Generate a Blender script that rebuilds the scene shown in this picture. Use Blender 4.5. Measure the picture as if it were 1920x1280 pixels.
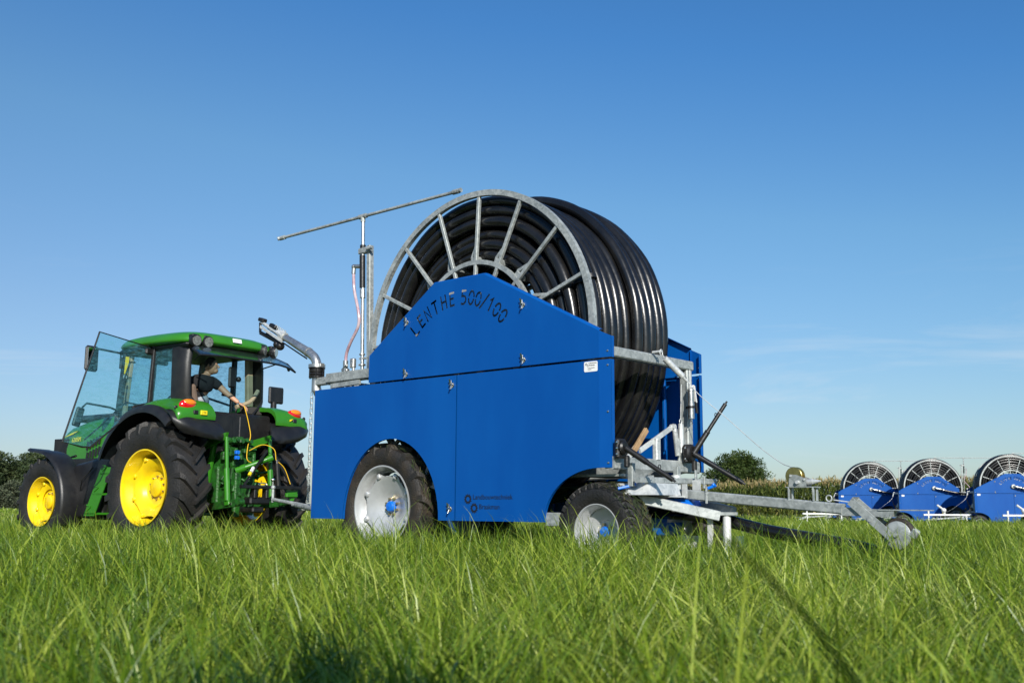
import bpy, bmesh, math, random
import numpy as np
from mathutils import Vector, Matrix, noise
from mathutils.geometry import tessellate_polygon
PI = math.pi
R = math.radians
rnd = random.Random(7)

# ------------------------------------------------------------------ clear, camera, world, sun, exposure
for o in list(bpy.data.objects):
    bpy.data.objects.remove(o)
SC = bpy.context.scene
COL = SC.collection
HC = 0.64
PITCH, ROLL = 0.15583, 0.0061
cam_d = bpy.data.cameras.new('camera')
cam = bpy.data.objects.new('camera', cam_d)
COL.objects.link(cam)
_fw = Vector((0, math.cos(PITCH), math.sin(PITCH)))
_u0 = Vector((0, -math.sin(PITCH), math.cos(PITCH)))
_r0 = Vector((1, 0, 0))
_r = _r0 * math.cos(ROLL) + _u0 * math.sin(ROLL)
_u = _u0 * math.cos(ROLL) - _r0 * math.sin(ROLL)
cam.matrix_world = Matrix(((_r.x, _u.x, -_fw.x, 0), (_r.y, _u.y, -_fw.y, 0), (_r.z, _u.z, -_fw.z, HC), (0, 0, 0, 1)))
cam_d.sensor_width = 36
cam_d.lens = 1989.16 / 1920 * 36
cam_d.clip_start = 0.05
cam_d.clip_end = 3000
cam_d.dof.use_dof = True
cam_d.dof.focus_distance = 11.5
cam_d.dof.aperture_fstop = 4.5
SC.camera = cam

SUN_EL = R(27.5)
SUN_AZ = R(170)          # clockwise from +Y: behind the camera, a little right
w = bpy.data.worlds.new('World')
SC.world = w
w.use_nodes = True
nt = w.node_tree
nt.nodes.clear()
sky = nt.nodes.new('ShaderNodeTexSky')
sky.sky_type = 'NISHITA'
sky.sun_disc = False
sky.sun_elevation = SUN_EL
sky.sun_rotation = SUN_AZ
sky.altitude = 0
sky.air_density = 1.0
sky.dust_density = 0.55
sky.ozone_density = 2.6
geo = nt.nodes.new('ShaderNodeNewGeometry')
tc = nt.nodes.new('ShaderNodeTexCoord')
mp = nt.nodes.new('ShaderNodeMapping')
mp.inputs['Scale'].default_value = (1.2, 1.2, 9.0)
mp.inputs['Rotation'].default_value = (0.05, 0.03, 0)
n1 = nt.nodes.new('ShaderNodeTexNoise')
n1.inputs['Scale'].default_value = 2.3
n1.inputs['Detail'].default_value = 7
n1.inputs['Roughness'].default_value = 0.62
n1.inputs['Distortion'].default_value = 0.5
rmp = nt.nodes.new('ShaderNodeValToRGB')
rmp.color_ramp.elements[0].position = 0.53
rmp.color_ramp.elements[1].position = 0.80
sep = nt.nodes.new('ShaderNodeSeparateXYZ')
band = nt.nodes.new('ShaderNodeValToRGB')
band.color_ramp.elements[0].position = 0.0
band.color_ramp.elements[0].color = (0.35, 0.35, 0.35, 1)
e = band.color_ramp.elements.new(0.10); e.color = (1, 1, 1, 1)
e = band.color_ramp.elements.new(0.17); e.color = (0.35, 0.35, 0.35, 1)
band.color_ramp.elements[-1].position = 0.26
band.color_ramp.elements[-1].color = (0, 0, 0, 1)
mul = nt.nodes.new('ShaderNodeMath'); mul.operation = 'MULTIPLY'
mul2 = nt.nodes.new('ShaderNodeMath'); mul2.operation = 'MULTIPLY'; mul2.inputs[1].default_value = 0.7
mixc = nt.nodes.new('ShaderNodeMixRGB')
mixc.inputs[2].default_value = (5.0, 5.6, 6.2, 1)
hsv = nt.nodes.new('ShaderNodeHueSaturation')
hsv.inputs['Saturation'].default_value = 1.0
bg = nt.nodes.new('ShaderNodeBackground')
bg.inputs['Strength'].default_value = 0.115
out = nt.nodes.new('ShaderNodeOutputWorld')
L = nt.links.new
L(tc.outputs['Generated'], mp.inputs['Vector']); L(mp.outputs[0], n1.inputs['Vector'])
L(n1.outputs['Fac'], rmp.inputs[0]); L(tc.outputs['Generated'], sep.inputs[0]); L(sep.outputs['Z'], band.inputs[0])
L(rmp.outputs[0], mul.inputs[0]); L(band.outputs[0], mul.inputs[1]); L(mul.outputs[0], mul2.inputs[0])
zx = nt.nodes.new('ShaderNodeMath'); zx.operation = 'MULTIPLY_ADD'; zx.inputs[1].default_value = 0.13
zs = nt.nodes.new('ShaderNodeMath'); zs.operation = 'MULTIPLY'; zs.inputs[1].default_value = 2.0
L(sep.outputs['X'], zx.inputs[0]); L(sep.outputs['Z'], zx.inputs[2]); L(zx.outputs[0], zs.inputs[0])
tr_ = nt.nodes.new('ShaderNodeValToRGB')
els = [(0.0, (0.56, 0.61, 0.72)), (0.24, (0.60, 0.68, 0.77)), (0.58, (0.56, 0.80, 0.90)), (0.86, (0.36, 0.74, 1.02)), (1.0, (0.33, 0.72, 1.02))]
while len(tr_.color_ramp.elements) < len(els): tr_.color_ramp.elements.new(0.5)
for i_, (p_, c_) in enumerate(els):
    tr_.color_ramp.elements[i_].position = p_; tr_.color_ramp.elements[i_].color = (*c_, 1)
mt = nt.nodes.new('ShaderNodeMixRGB'); mt.blend_type = 'MULTIPLY'; mt.inputs[0].default_value = 1.0
L(zs.outputs[0], tr_.inputs[0]); L(sky.outputs[0], mt.inputs[1]); L(tr_.outputs[0], mt.inputs[2])
L(mt.outputs[0], hsv.inputs['Color'])
L(mul2.outputs[0], mixc.inputs[0]); L(hsv.outputs[0], mixc.inputs[1])
L(mixc.outputs[0], bg.inputs['Color']); L(bg.outputs[0], out.inputs['Surface'])

sd = bpy.data.lights.new('sun', 'SUN')
sd.energy = 4.9
sd.angle = R(0.53)
sd.color = (1.0, 0.95, 0.87)
sun = bpy.data.objects.new('sun', sd)
COL.objects.link(sun)
sv = Vector((math.sin(SUN_AZ) * math.cos(SUN_EL), math.cos(SUN_AZ) * math.cos(SUN_EL), math.sin(SUN_EL)))
sun.rotation_euler = sv.to_track_quat('Z', 'Y').to_euler()
sun.location = (0, -20, 30)
SC.view_settings.view_transform = 'Standard'
SC.view_settings.look = 'None'
SC.view_settings.gamma = 1
SC.view_settings.exposure = 0.28
SC.view_settings.use_curve_mapping = False
SC.render.engine = 'CYCLES'
SC.cycles.max_bounces = 8
SC.cycles.transparent_max_bounces = 12

# ------------------------------------------------------------------ materials
def mat(name, col, rough=0.5, metal=0.0, var=0.0, vscale=6.0, bump=0.0, bscale=60.0, coat=0.0, col2=None, spec=0.5, rvar=0.0, stretch=None, detail=5):
    m = bpy.data.materials.new(name)
    m.use_nodes = True
    t = m.node_tree
    b = t.nodes['Principled BSDF']
    b.inputs['Base Color'].default_value = (*col, 1)
    b.inputs['Roughness'].default_value = rough
    b.inputs['Metallic'].default_value = metal
    b.inputs['Coat Weight'].default_value = coat
    b.inputs['Coat Roughness'].default_value = 0.12
    b.inputs['Specular IOR Level'].default_value = spec
    tcn = t.nodes.new('ShaderNodeTexCoord')
    vec = tcn.outputs['Object']
    if stretch:
        mm = t.nodes.new('ShaderNodeMapping'); mm.inputs['Scale'].default_value = stretch
        t.links.new(vec, mm.inputs['Vector']); vec = mm.outputs[0]
    if var or rvar:
        n = t.nodes.new('ShaderNodeTexNoise')
        n.inputs['Scale'].default_value = vscale
        n.inputs['Detail'].default_value = detail
        n.inputs['Roughness'].default_value = 0.6
        t.links.new(vec, n.inputs['Vector'])
        if var:
            mx = t.nodes.new('ShaderNodeMixRGB')
            c2 = col2 if col2 else tuple(c * (1 - var) for c in col)
            mx.inputs[1].default_value = (*col, 1)
            mx.inputs[2].default_value = (*c2, 1)
            rp = t.nodes.new('ShaderNodeValToRGB')
            rp.color_ramp.elements[0].position = 0.40
            rp.color_ramp.elements[1].position = 0.66
            t.links.new(n.outputs['Fac'], rp.inputs[0])
            t.links.new(rp.outputs[0], mx.inputs[0])
            t.links.new(mx.outputs[0], b.inputs['Base Color'])
        if rvar:
            mr = t.nodes.new('ShaderNodeMapRange')
            mr.inputs['To Min'].default_value = max(0.02, rough - rvar)
            mr.inputs['To Max'].default_value = min(1, rough + rvar)
            t.links.new(n.outputs['Fac'], mr.inputs['Value'])
            t.links.new(mr.outputs[0], b.inputs['Roughness'])
    if bump:
        n2 = t.nodes.new('ShaderNodeTexNoise')
        n2.inputs['Scale'].default_value = bscale
        n2.inputs['Detail'].default_value = 4
        t.links.new(vec, n2.inputs['Vector'])
        bp = t.nodes.new('ShaderNodeBump')
        bp.inputs['Strength'].default_value = bump
        bp.inputs['Distance'].default_value = 0.02
        t.links.new(n2.outputs['Fac'], bp.inputs['Height'])
        t.links.new(bp.outputs[0], b.inputs['Normal'])
    return m

def galv(name, a=(0.22, 0.242, 0.235), b_=(0.44, 0.465, 0.45), rough=0.46, metal=0.35):
    m = bpy.data.materials.new(name)
    m.use_nodes = True
    t = m.node_tree
    b = t.nodes['Principled BSDF']
    tcn = t.nodes.new('ShaderNodeTexCoord')
    v = t.nodes.new('ShaderNodeTexVoronoi'); v.inputs['Scale'].default_value = 45
    n = t.nodes.new('ShaderNodeTexNoise'); n.inputs['Scale'].default_value = 7; n.inputs['Detail'].default_value = 6
    t.links.new(tcn.outputs['Object'], v.inputs['Vector']); t.links.new(tcn.outputs['Object'], n.inputs['Vector'])
    ad = t.nodes.new('ShaderNodeMath'); ad.operation = 'MULTIPLY_ADD'; ad.inputs[1].default_value = 0.35
    sp = t.nodes.new('ShaderNodeSeparateXYZ')
    t.links.new(v.outputs['Color'], sp.inputs[0])
    t.links.new(sp.outputs[0], ad.inputs[0]); t.links.new(n.outputs['Fac'], ad.inputs[2])
    rp = t.nodes.new('ShaderNodeValToRGB')
    rp.color_ramp.elements[0].position = 0.38; rp.color_ramp.elements[0].color = (*a, 1)
    rp.color_ramp.elements[1].position = 0.95; rp.color_ramp.elements[1].color = (*b_, 1)
    t.links.new(ad.outputs[0], rp.inputs[0]); t.links.new(rp.outputs[0], b.inputs['Base Color'])
    b.inputs['Metallic'].default_value = metal
    mr = t.nodes.new('ShaderNodeMapRange'); mr.inputs['To Min'].default_value = rough - 0.1; mr.inputs['To Max'].default_value = rough + 0.16
    t.links.new(ad.outputs[0], mr.inputs['Value']); t.links.new(mr.outputs[0], b.inputs['Roughness'])
    bp = t.nodes.new('ShaderNodeBump'); bp.inputs['Strength'].default_value = 0.15; bp.inputs['Distance'].default_value = 0.01
    t.links.new(n.outputs['Fac'], bp.inputs['Height']); t.links.new(bp.outputs[0], b.inputs['Normal'])
    return m

M = {}
M['blue'] = mat('blue_paint', (0.0002, 0.064, 0.285), 0.42, var=1, col2=(0.001, 0.079, 0.322), vscale=1.3, coat=0.04, rvar=0.07, stretch=(1, 1, 0.35), bump=0.04, bscale=3, spec=0.2, detail=8)
M['bluehub'] = mat('blue_hub_paint', (0.003, 0.14, 0.62), 0.3, coat=0.3)
M['cut'] = mat('dark_lettering', (0.004, 0.006, 0.012), 0.6)
M['sticker'] = mat('white_vinyl', (0.78, 0.78, 0.76), 0.35)
M['galv'] = galv('galvanised_steel')
M['galv2'] = galv('bright_galvanised_steel', (0.48, 0.50, 0.49), (0.72, 0.73, 0.71), 0.38, 0.4)
M['alu'] = galv('aluminium_pipe', (0.42, 0.42, 0.40), (0.62, 0.61, 0.58), 0.3, 0.9)
M['hose'] = mat('black_polyethylene', (0.006, 0.006, 0.0065), 0.27, var=0.9, col2=(0.012, 0.0115, 0.011), vscale=4, bump=0.12, bscale=10, rvar=0.09, spec=0.5)
M['rubber'] = mat('tyre_rubber', (0.014, 0.013, 0.012), 0.62, var=1, col2=(0.040, 0.029, 0.018), vscale=5, bump=0.5, bscale=60)
M['rubber2'] = mat('dusty_tyre_rubber', (0.011, 0.0105, 0.010), 0.58, var=1, col2=(0.024, 0.021, 0.018), vscale=4, bump=0.5, bscale=50)
M['rim'] = mat('silver_rim_paint', (0.50, 0.51, 0.51), 0.38, metal=0.35, var=0.12, vscale=8, coat=0.15)
M['yellow'] = mat('yellow_paint', (0.83, 0.60, 0.005), 0.32, var=0.10, col2=(0.70, 0.48, 0.01), vscale=5, coat=0.3)
M['green'] = mat('green_paint', (0.032, 0.195, 0.010), 0.34, var=0.12, vscale=5, coat=0.12, bump=0.02, bscale=8)
M['greenf'] = mat('green_cast_paint', (0.014, 0.105, 0.010), 0.5, var=0.75, col2=(0.008, 0.030, 0.007), vscale=14, bump=0.4, bscale=40)
M['plastic'] = mat('black_plastic', (0.009, 0.009, 0.010), 0.40, var=0.5, col2=(0.017, 0.0165, 0.016), vscale=6, bump=0.12, bscale=120)
M['blackm'] = mat('black_painted_metal', (0.006, 0.006, 0.0065), 0.42, var=0.6, col2=(0.014, 0.0125, 0.011), vscale=10, bump=0.1, bscale=30)
M['interior'] = mat('cab_lining', (0.05, 0.046, 0.04), 0.8, var=0.3, vscale=8)
M['beige'] = mat('beige_cab_trim', (0.36, 0.30, 0.19), 0.6, var=0.2, vscale=8)
M['brownseat'] = mat('brown_armrest', (0.16, 0.11, 0.08), 0.7, var=0.2)
M['red'] = mat('red_lens', (0.55, 0.006, 0.008), 0.12, coat=0.6)
M['orange'] = mat('orange_lens', (0.85, 0.23, 0.01), 0.12, coat=0.6)
M['lens'] = mat('lamp_glass', (0.45, 0.45, 0.43), 0.18, metal=0.6, coat=0.8, var=0.6, vscale=30)
M['chrome'] = mat('zinc_plate', (0.7, 0.68, 0.62), 0.22, metal=1.0)
M['brass'] = mat('yellow_passivated_zinc', (0.62, 0.50, 0.18), 0.28, metal=0.95, var=0.4, vscale=9)
M['bolt'] = mat('bolt_gold', (0.5, 0.4, 0.22), 0.35, metal=0.9)
M['cord'] = mat('yellow_cord', (0.75, 0.45, 0.01), 0.6)
M['decal'] = mat('yellow_decal', (0.80, 0.62, 0.01), 0.4)
M['skin'] = mat('skin', (0.50, 0.27, 0.165), 0.55, var=0.15, vscale=9)
M['skind'] = M['skin']
M['shirt'] = mat('black_cotton', (0.012, 0.012, 0.014), 0.9, var=0.3, vscale=10, bump=0.4, bscale=20)
M['trouser'] = mat('grey_cloth', (0.42, 0.44, 0.46), 0.85, var=0.35, col2=(0.20, 0.22, 0.25), vscale=7, bump=0.4, bscale=16)
M['hair'] = mat('dark_hair', (0.014, 0.010, 0.007), 0.8, bump=0.6, bscale=80)
M['clearhose'] = mat('braided_pvc_hose', (0.50, 0.40, 0.42), 0.2, var=0.3, col2=(0.35, 0.18, 0.22), vscale=12)
M['whitep'] = mat('white_galvanised', (0.72, 0.72, 0.69), 0.4, metal=0.2, var=0.15)
M['mud'] = mat('wood_block', (0.38, 0.24, 0.12), 0.8, var=0.4, vscale=14)
M['earth'] = mat('earth', (0.035, 0.06, 0.012), 0.95, var=0.5, col2=(0.03, 0.035, 0.012), vscale=1.2, bump=0.6, bscale=8)

def glass(name, tint, alpha_dirt=0.12, rough=0.03, dirt=(0.35, 0.42, 0.42)):
    m = bpy.data.materials.new(name)
    m.use_nodes = True
    t = m.node_tree
    t.nodes.clear()
    o = t.nodes.new('ShaderNodeOutputMaterial')
    tr = t.nodes.new('ShaderNodeBsdfTransparent'); tr.inputs[0].default_value = (*tint, 1)
    gl = t.nodes.new('ShaderNodeBsdfGlossy'); gl.inputs['Roughness'].default_value = rough
    df = t.nodes.new('ShaderNodeBsdfDiffuse'); df.inputs[0].default_value = (*dirt, 1)
    lw = t.nodes.new('ShaderNodeLayerWeight'); lw.inputs[0].default_value = 0.5
    pw = t.nodes.new('ShaderNodeMath'); pw.operation = 'POWER'; pw.inputs[1].default_value = 4.5
    fr = t.nodes.new('ShaderNodeMath'); fr.operation = 'MULTIPLY_ADD'; fr.inputs[1].default_value = 0.8; fr.inputs[2].default_value = 0.035
    t.links.new(lw.outputs['Facing'], pw.inputs[0]); t.links.new(pw.outputs[0], fr.inputs[0])
    m1 = t.nodes.new('ShaderNodeMixShader'); m2 = t.nodes.new('ShaderNodeMixShader')
    tcn = t.nodes.new('ShaderNodeTexCoord')
    mm = t.nodes.new('ShaderNodeMapping'); mm.inputs['Rotation'].default_value = (0.5, 0.6, 0.3); mm.inputs['Scale'].default_value = (1, 1, 3)
    n = t.nodes.new('ShaderNodeTexNoise'); n.inputs['Scale'].default_value = 11; n.inputs['Detail'].default_value = 8; n.inputs['Roughness'].default_value = 0.7
    rp = t.nodes.new('ShaderNodeMapRange'); rp.inputs['From Min'].default_value = 0.45; rp.inputs['From Max'].default_value = 0.8
    rp.inputs['To Min'].default_value = alpha_dirt * 0.25; rp.inputs['To Max'].default_value = alpha_dirt * 2.2
    t.links.new(tcn.outputs['Object'], mm.inputs[0]); t.links.new(mm.outputs[0], n.inputs['Vector']); t.links.new(n.outputs['Fac'], rp.inputs['Value'])
    t.links.new(fr.outputs[0], m1.inputs[0]); t.links.new(tr.outputs[0], m1.inputs[1]); t.links.new(gl.outputs[0], m1.inputs[2])
    t.links.new(rp.outputs[0], m2.inputs[0]); t.links.new(m1.outputs[0], m2.inputs[1]); t.links.new(df.outputs[0], m2.inputs[2])
    t.links.new(m2.outputs[0], o.inputs[0])
    return m
M['glass'] = glass('tinted_cab_glass', (0.79, 0.92, 0.94), 0.16, dirt=(0.12, 0.33, 0.40))
M['glass2'] = glass('rear_cab_glass', (0.60, 0.75, 0.78), 0.04)

# ------------------------------------------------------------------ mesh helpers
class MB:
    def __init__(s):
        s.v = []; s.f = []; s.mi = []; s.cur = 0; s.p = []
    def add(s, vs, fs):
        b = len(s.v); s.p.append((b, len(s.f)))
        s.v.extend([tuple(x) for x in vs])
        for f in fs:
            s.f.append(tuple(b + i for i in f)); s.mi.append(s.cur)
        return s
    def hexa(s, c8):
        return s.add(c8, [(0, 3, 2, 1), (4, 5, 6, 7), (0, 1, 5, 4), (1, 2, 6, 5), (2, 3, 7, 6), (3, 0, 4, 7)])
    def box(s, c, d, rz=0.0, m=None, bev=0.0):
        x, y, z = d[0] / 2, d[1] / 2, d[2] / 2
        if bev:
            b = min(bev, x * 0.9, y * 0.9, z * 0.9)
            P = []
            for sx in (-1, 1):
                for sy in (-1, 1):
                    for sz in (-1, 1):
                        P += [(sx * x, sy * (y - b), sz * (z - b)), (sx * (x - b), sy * y, sz * (z - b)), (sx * (x - b), sy * (y - b), sz * z)]
            bmx = bmesh.new()
            for p in P: bmx.verts.new(p)
            bmesh.ops.convex_hull(bmx, input=bmx.verts)
            bmesh.ops.dissolve_limit(bmx, angle_limit=0.02, verts=bmx.verts, edges=bmx.edges)
            bmx.verts.index_update()
            P = [v.co.copy() for v in bmx.verts]
            F = [[v.index for v in f.verts] for f in bmx.faces]
            bmx.free()
        else:
            P = [Vector(p) for p in [(-x, -y, -z), (x, -y, -z), (x, y, -z), (-x, y, -z), (-x, -y, z), (x, -y, z), (x, y, z), (-x, y, z)]]
            F = [(0, 3, 2, 1), (4, 5, 6, 7), (0, 1, 5, 4), (1, 2, 6, 5), (2, 3, 7, 6), (3, 0, 4, 7)]
        Q = m if m is not None else Matrix.Rotation(rz, 3, 'Z')
        return s.add([Vector(c) + Q @ Vector(p) for p in P], F)
    def sweep(s, pts, prof, up=(0, 0, 1), closed=False, caps=True, scale=None):
        # sweep a 2D profile along pts
        pts = [Vector(p) for p in pts]
        n = len(pts); k = len(prof); vs = []
        prev = None
        for i in range(n):
            a = pts[i - 1] if (i > 0 or closed) else pts[i]
            b = pts[(i + 1) % n] if (i < n - 1 or closed) else pts[i]
            t = (b - a).normalized()
            if prev is None:
                u = Vector(up)
                if abs(t.dot(u)) > 0.98: u = Vector((1, 0, 0))
                x = t.cross(u).normalized()
            else:
                x = prev - t * prev.dot(t)
                if x.length < 1e-6: x = t.cross(Vector(up))
                x.normalize()
            y = x.cross(t).normalized()
            prev = x
            if closed or up != (0, 0, 1):
                uu = Vector(up)
                if abs(t.dot(uu)) < 0.999:
                    x = t.cross(uu).normalized(); y = x.cross(t).normalized(); prev = x
            sc = scale[i] if scale else 1.0
            for (px, py) in prof:
                vs.append(pts[i] + x * (px * sc) + y * (py * sc))
        fs = []
        m = n if closed else n - 1
        for i in range(m):
            j = (i + 1) % n
            for q in range(k):
                r = (q + 1) % k
                fs.append((i * k + q, i * k + r, j * k + r, j * k + q))
        if caps and not closed:
            fs.append(tuple(range(k - 1, -1, -1))); fs.append(tuple(range((n - 1) * k, n * k)))
        return s.add(vs, fs)
    def bar(s, p, q, w, h=None, up=(0, 0, 1), ch=0.12):
        h = h if h is not None else w
        c = min(w, h) * ch
        a, b = w / 2, h / 2
        prof = [(-a + c, -b), (a - c, -b), (a, -b + c), (a, b - c), (a - c, b), (-a + c, b), (-a, b - c), (-a, -b + c)]
        return s.sweep([p, q], prof, up)
    def tube(s, pts, r, seg=10, closed=False, scale=None, caps=True, up=(0, 0, 1)):
        prof = [(r * math.cos(2 * PI * i / seg), r * math.sin(2 * PI * i / seg)) for i in range(seg)]
        return s.sweep(pts, prof, up, closed, caps, scale)
    def lathe(s, prof, c=(0, 0, 0), axis='y', seg=48, a0=0.0, a1=2 * PI):
        # prof: list of (r, t) with t along the axis
        full = abs(a1 - a0 - 2 * PI) < 1e-6
        n = seg if full else seg + 1
        k = len(prof); vs = []; c = Vector(c)
        for i in range(n):
            a = a0 + (a1 - a0) * i / seg
            ca, sa = math.cos(a), math.sin(a)
            for (r, t) in prof:
                if axis == 'y': vs.append(c + Vector((r * ca, t, r * sa)))
                elif axis == 'z': vs.append(c + Vector((r * ca, r * sa, t)))
                else: vs.append(c + Vector((t, r * ca, r * sa)))
        fs = []
        for i in range(seg):
            j = (i + 1) % n
            for q in range(k - 1):
                f = (i * k + q, j * k + q, j * k + q + 1, i * k + q + 1)
                fs.append(f if axis != 'y' else f[::-1])
        return s.add(vs, fs)
    def cyl(s, p, q, r, seg=16, r2=None):
        p = Vector(p); q = Vector(q)
        return s.tube([p, q], r, seg, scale=[1, (r2 / r if r2 is not None else 1)])
    def sphere(s, c, r, seg=14, ring=9, sc=(1, 1, 1)):
        prof = [(max(1e-4, r * math.sin(PI * i / ring)), -r * math.cos(PI * i / ring)) for i in range(ring + 1)]
        b = len(s.v)
        s.lathe(prof, (0, 0, 0), 'z', seg)
        for i in range(b, len(s.v)):
            v = s.v[i]; s.v[i] = (c[0] + v[0] * sc[0], c[1] + v[1] * sc[1], c[2] + v[2] * sc[2])
        return s
    def prism(s, poly, holes=(), plane='xz', d0=0.0, d1=0.02):
        """flat plate: poly (a,b) in the plane, thickness d0..d1 on the third axis"""
        def P(a, b, d):
            return (a, d, b) if plane == 'xz' else ((a, b, d) if plane == 'xy' else (d, a, b))
        loops = [list(poly)] + [list(h) for h in holes]
        flat = [p for l in loops for p in l]
        tris = tessellate_polygon([[Vector((p[0], p[1], 0)) for p in l] for l in loops])
        n = len(flat)
        vs = [P(a, b, d0) for a, b in flat] + [P(a, b, d1) for a, b in flat]
        fs = []
        for t in tris:
            fs.append(tuple(t)); fs.append(tuple(i + n for i in reversed(t)))
        o = 0
        for l in loops:
            k = len(l)
            for i in range(k):
                j = (i + 1) % k
                fs.append((o + i, o + j, o + j + n, o + i + n))
            o += k
        return s.add(vs, fs)
    def xf(s, Mx, start=0):
        for i in range(start, len(s.v)):
            s.v[i] = tuple(Mx @ Vector(s.v[i]))
        return s
    def mesh(s, name, mats, smooth=True, angle=35, fix=True):
        me = bpy.data.meshes.new(name)
        me.from_pydata(s.v, [], s.f)
        for m in (mats if isinstance(mats, (list, tuple)) else [mats]):
            me.materials.append(m)
        if any(s.mi):
            me.polygons.foreach_set('material_index', s.mi)
        if fix:
            b = bmesh.new(); b.from_mesh(me)
            bmesh.ops.recalc_face_normals(b, faces=b.faces)
            b.to_mesh(me); b.free()
        if smooth:
            me.polygons.foreach_set('use_smooth', [True] * len(me.polygons))
            me.set_sharp_from_angle(angle=R(angle))
        me.update()
        return me
    def build(s, name, mats, parent=None, **k):
        o = bpy.data.objects.new(name, s.mesh(name, mats, **k))
        COL.objects.link(o)
        if parent is not None: o.parent = parent
        return o

def build_each(mb, name, mats, parent, **k):
    # one object per primitive that was added
    for i, (vb, fb) in enumerate(mb.p):
        ve, fe = mb.p[i + 1] if i + 1 < len(mb.p) else (len(mb.v), len(mb.f))
        q = MB(); q.add(mb.v[vb:ve], [tuple(x - vb for x in f) for f in mb.f[fb:fe]])
        q.build(name, mats, parent, **k)

def thing(name, label, cat, loc=(0, 0, 0), rz=0.0, group=None):
    o = bpy.data.objects.new(name, None)
    COL.objects.link(o)
    o.location = loc; o.rotation_euler = (0, 0, rz)
    o.empty_display_size = 0.2
    tag(o, label, cat, group)
    return o
def tag(o, label, cat, group=None):
    o['label'] = label; o['category'] = cat
    if group: o['group'] = group
    return o
def copy_tree(o, parent=None):
    c = o.copy()
    COL.objects.link(c)
    if parent is not None: c.parent = parent
    for ch in list(o.children): copy_tree(ch, c)
    return c
def arc(cx, cz, r, a0, a1, n):
    return [(cx + r * math.cos(R(a0 + (a1 - a0) * i / n)), cz + r * math.sin(R(a0 + (a1 - a0) * i / n))) for i in range(n + 1)]
def spline(pts, n=8):
    P = [Vector(p) for p in pts]; o = []
    for i in range(len(P) - 1):
        a = P[i - 1] if i else P[i] * 2 - P[i + 1]
        b, c = P[i], P[i + 1]
        d = P[i + 2] if i + 2 < len(P) else c * 2 - b
        for k in range(n):
            t = k / n
            o.append(0.5 * ((2 * b) + (c - a) * t + (2 * a - 5 * b + 4 * c - d) * t * t + (3 * b - a - 3 * c + d) * t ** 3))
    o.append(P[-1]); return o
def text_mesh(body, size, depth=0.0006, align='LEFT'):
    cu = bpy.data.curves.new('t', 'FONT')
    cu.body = body; cu.size = size; cu.extrude = depth; cu.align_x = align
    cu.resolution_u = 3
    o = bpy.data.objects.new('t', cu)
    COL.objects.link(o)
    bpy.context.view_layer.update()
    me = bpy.data.meshes.new_from_object(o.evaluated_get(bpy.context.evaluated_depsgraph_get()))
    bpy.data.objects.remove(o)
    vs = [v.co.copy() for v in me.vertices]; fs = [tuple(p.vertices) for p in me.polygons]
    bpy.data.meshes.remove(me)
    return vs, fs
def text_on(mb, body, size, org, ax, ay, align='LEFT', depth=0.0006):
    vs, fs = text_mesh(body, size, depth, align)
    ax = Vector(ax); ay = Vector(ay); az = ax.cross(ay); org = Vector(org)
    mb.add([org + ax * v.x + ay * v.y + az * v.z for v in vs], fs)

# ------------------------------------------------------------------ wheels
def lug_tyre(Ro, Ri, wd, nl, lh, c, chev=1, lugw=0.05, sweep=0.30, seed=0):
    """agricultural tyre: carcass + chevron lugs, axis y, centre c"""
    mb = MB()
    h = wd / 2; Rc = Ro - lh
    prof = [(Ri - 0.01, -h * 0.70), (Ri + 0.012, -h * 0.80), (Ri + 0.3 * (Rc - Ri), -h * 0.97), (Ri + 0.6 * (Rc - Ri), -h * 1.0),
            (Ri + 0.82 * (Rc - Ri), -h * 0.97), (Rc - 0.012, -h * 0.88), (Rc, -h * 0.6), (Rc + 0.004, 0)]
    prof = prof + [(r, -t) for r, t in reversed(prof[:-1])]
    mb.lathe(prof, (0, 0, 0), 'y', 72)
    for i in range(nl):
        for sd_ in (-1, 1):
            a0 = 2 * PI * (i + (0.25 if sd_ > 0 else -0.25)) / nl
            secs = [(0.02 * h, 0.0, Ro - 0.004, lugw * 0.8), (0.38 * h, 0.40, Ro, lugw * 0.8), (0.74 * h, 0.82, Ro - 0.003, lugw), (0.97 * h, 1.0, Ro - lh * 0.55, lugw * 1.15), (1.02 * h, 1.04, Ro - lh * 2.4, lugw * 0.9)]
            V = []
            for (t, f, ro, lw) in secs:
                a = a0 + chev * sweep * f * (wd / Ro)
                da = lw / ro / 2
                ri = (Rc - 0.01) if t < 0.9 * h else ro - lh * 0.9
                for (r, aa) in ((ri, a - da * 1.35), (ro, a - da), (ro, a + da), (ri, a + da * 1.35)):
                    V.append((r * math.cos(aa), sd_ * (t if r == ro or t < 0.9 * h else t - 0.05 * h), r * math.sin(aa)))
            F = [(0, 1, 2, 3)]
            for q in range(len(secs) - 1):
                for k in range(4):
                    F.append((q * 4 + k, q * 4 + (k + 1) % 4, q * 4 + 4 + (k + 1) % 4, q * 4 + 4 + k))
            b = (len(secs) - 1) * 4
            F.append((b + 3, b + 2, b + 1, b))
            mb.add(V, F)
    C = Vector(c)
    mb.v = [tuple(Vector(v) + C) for v in mb.v]
    return mb
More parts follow.
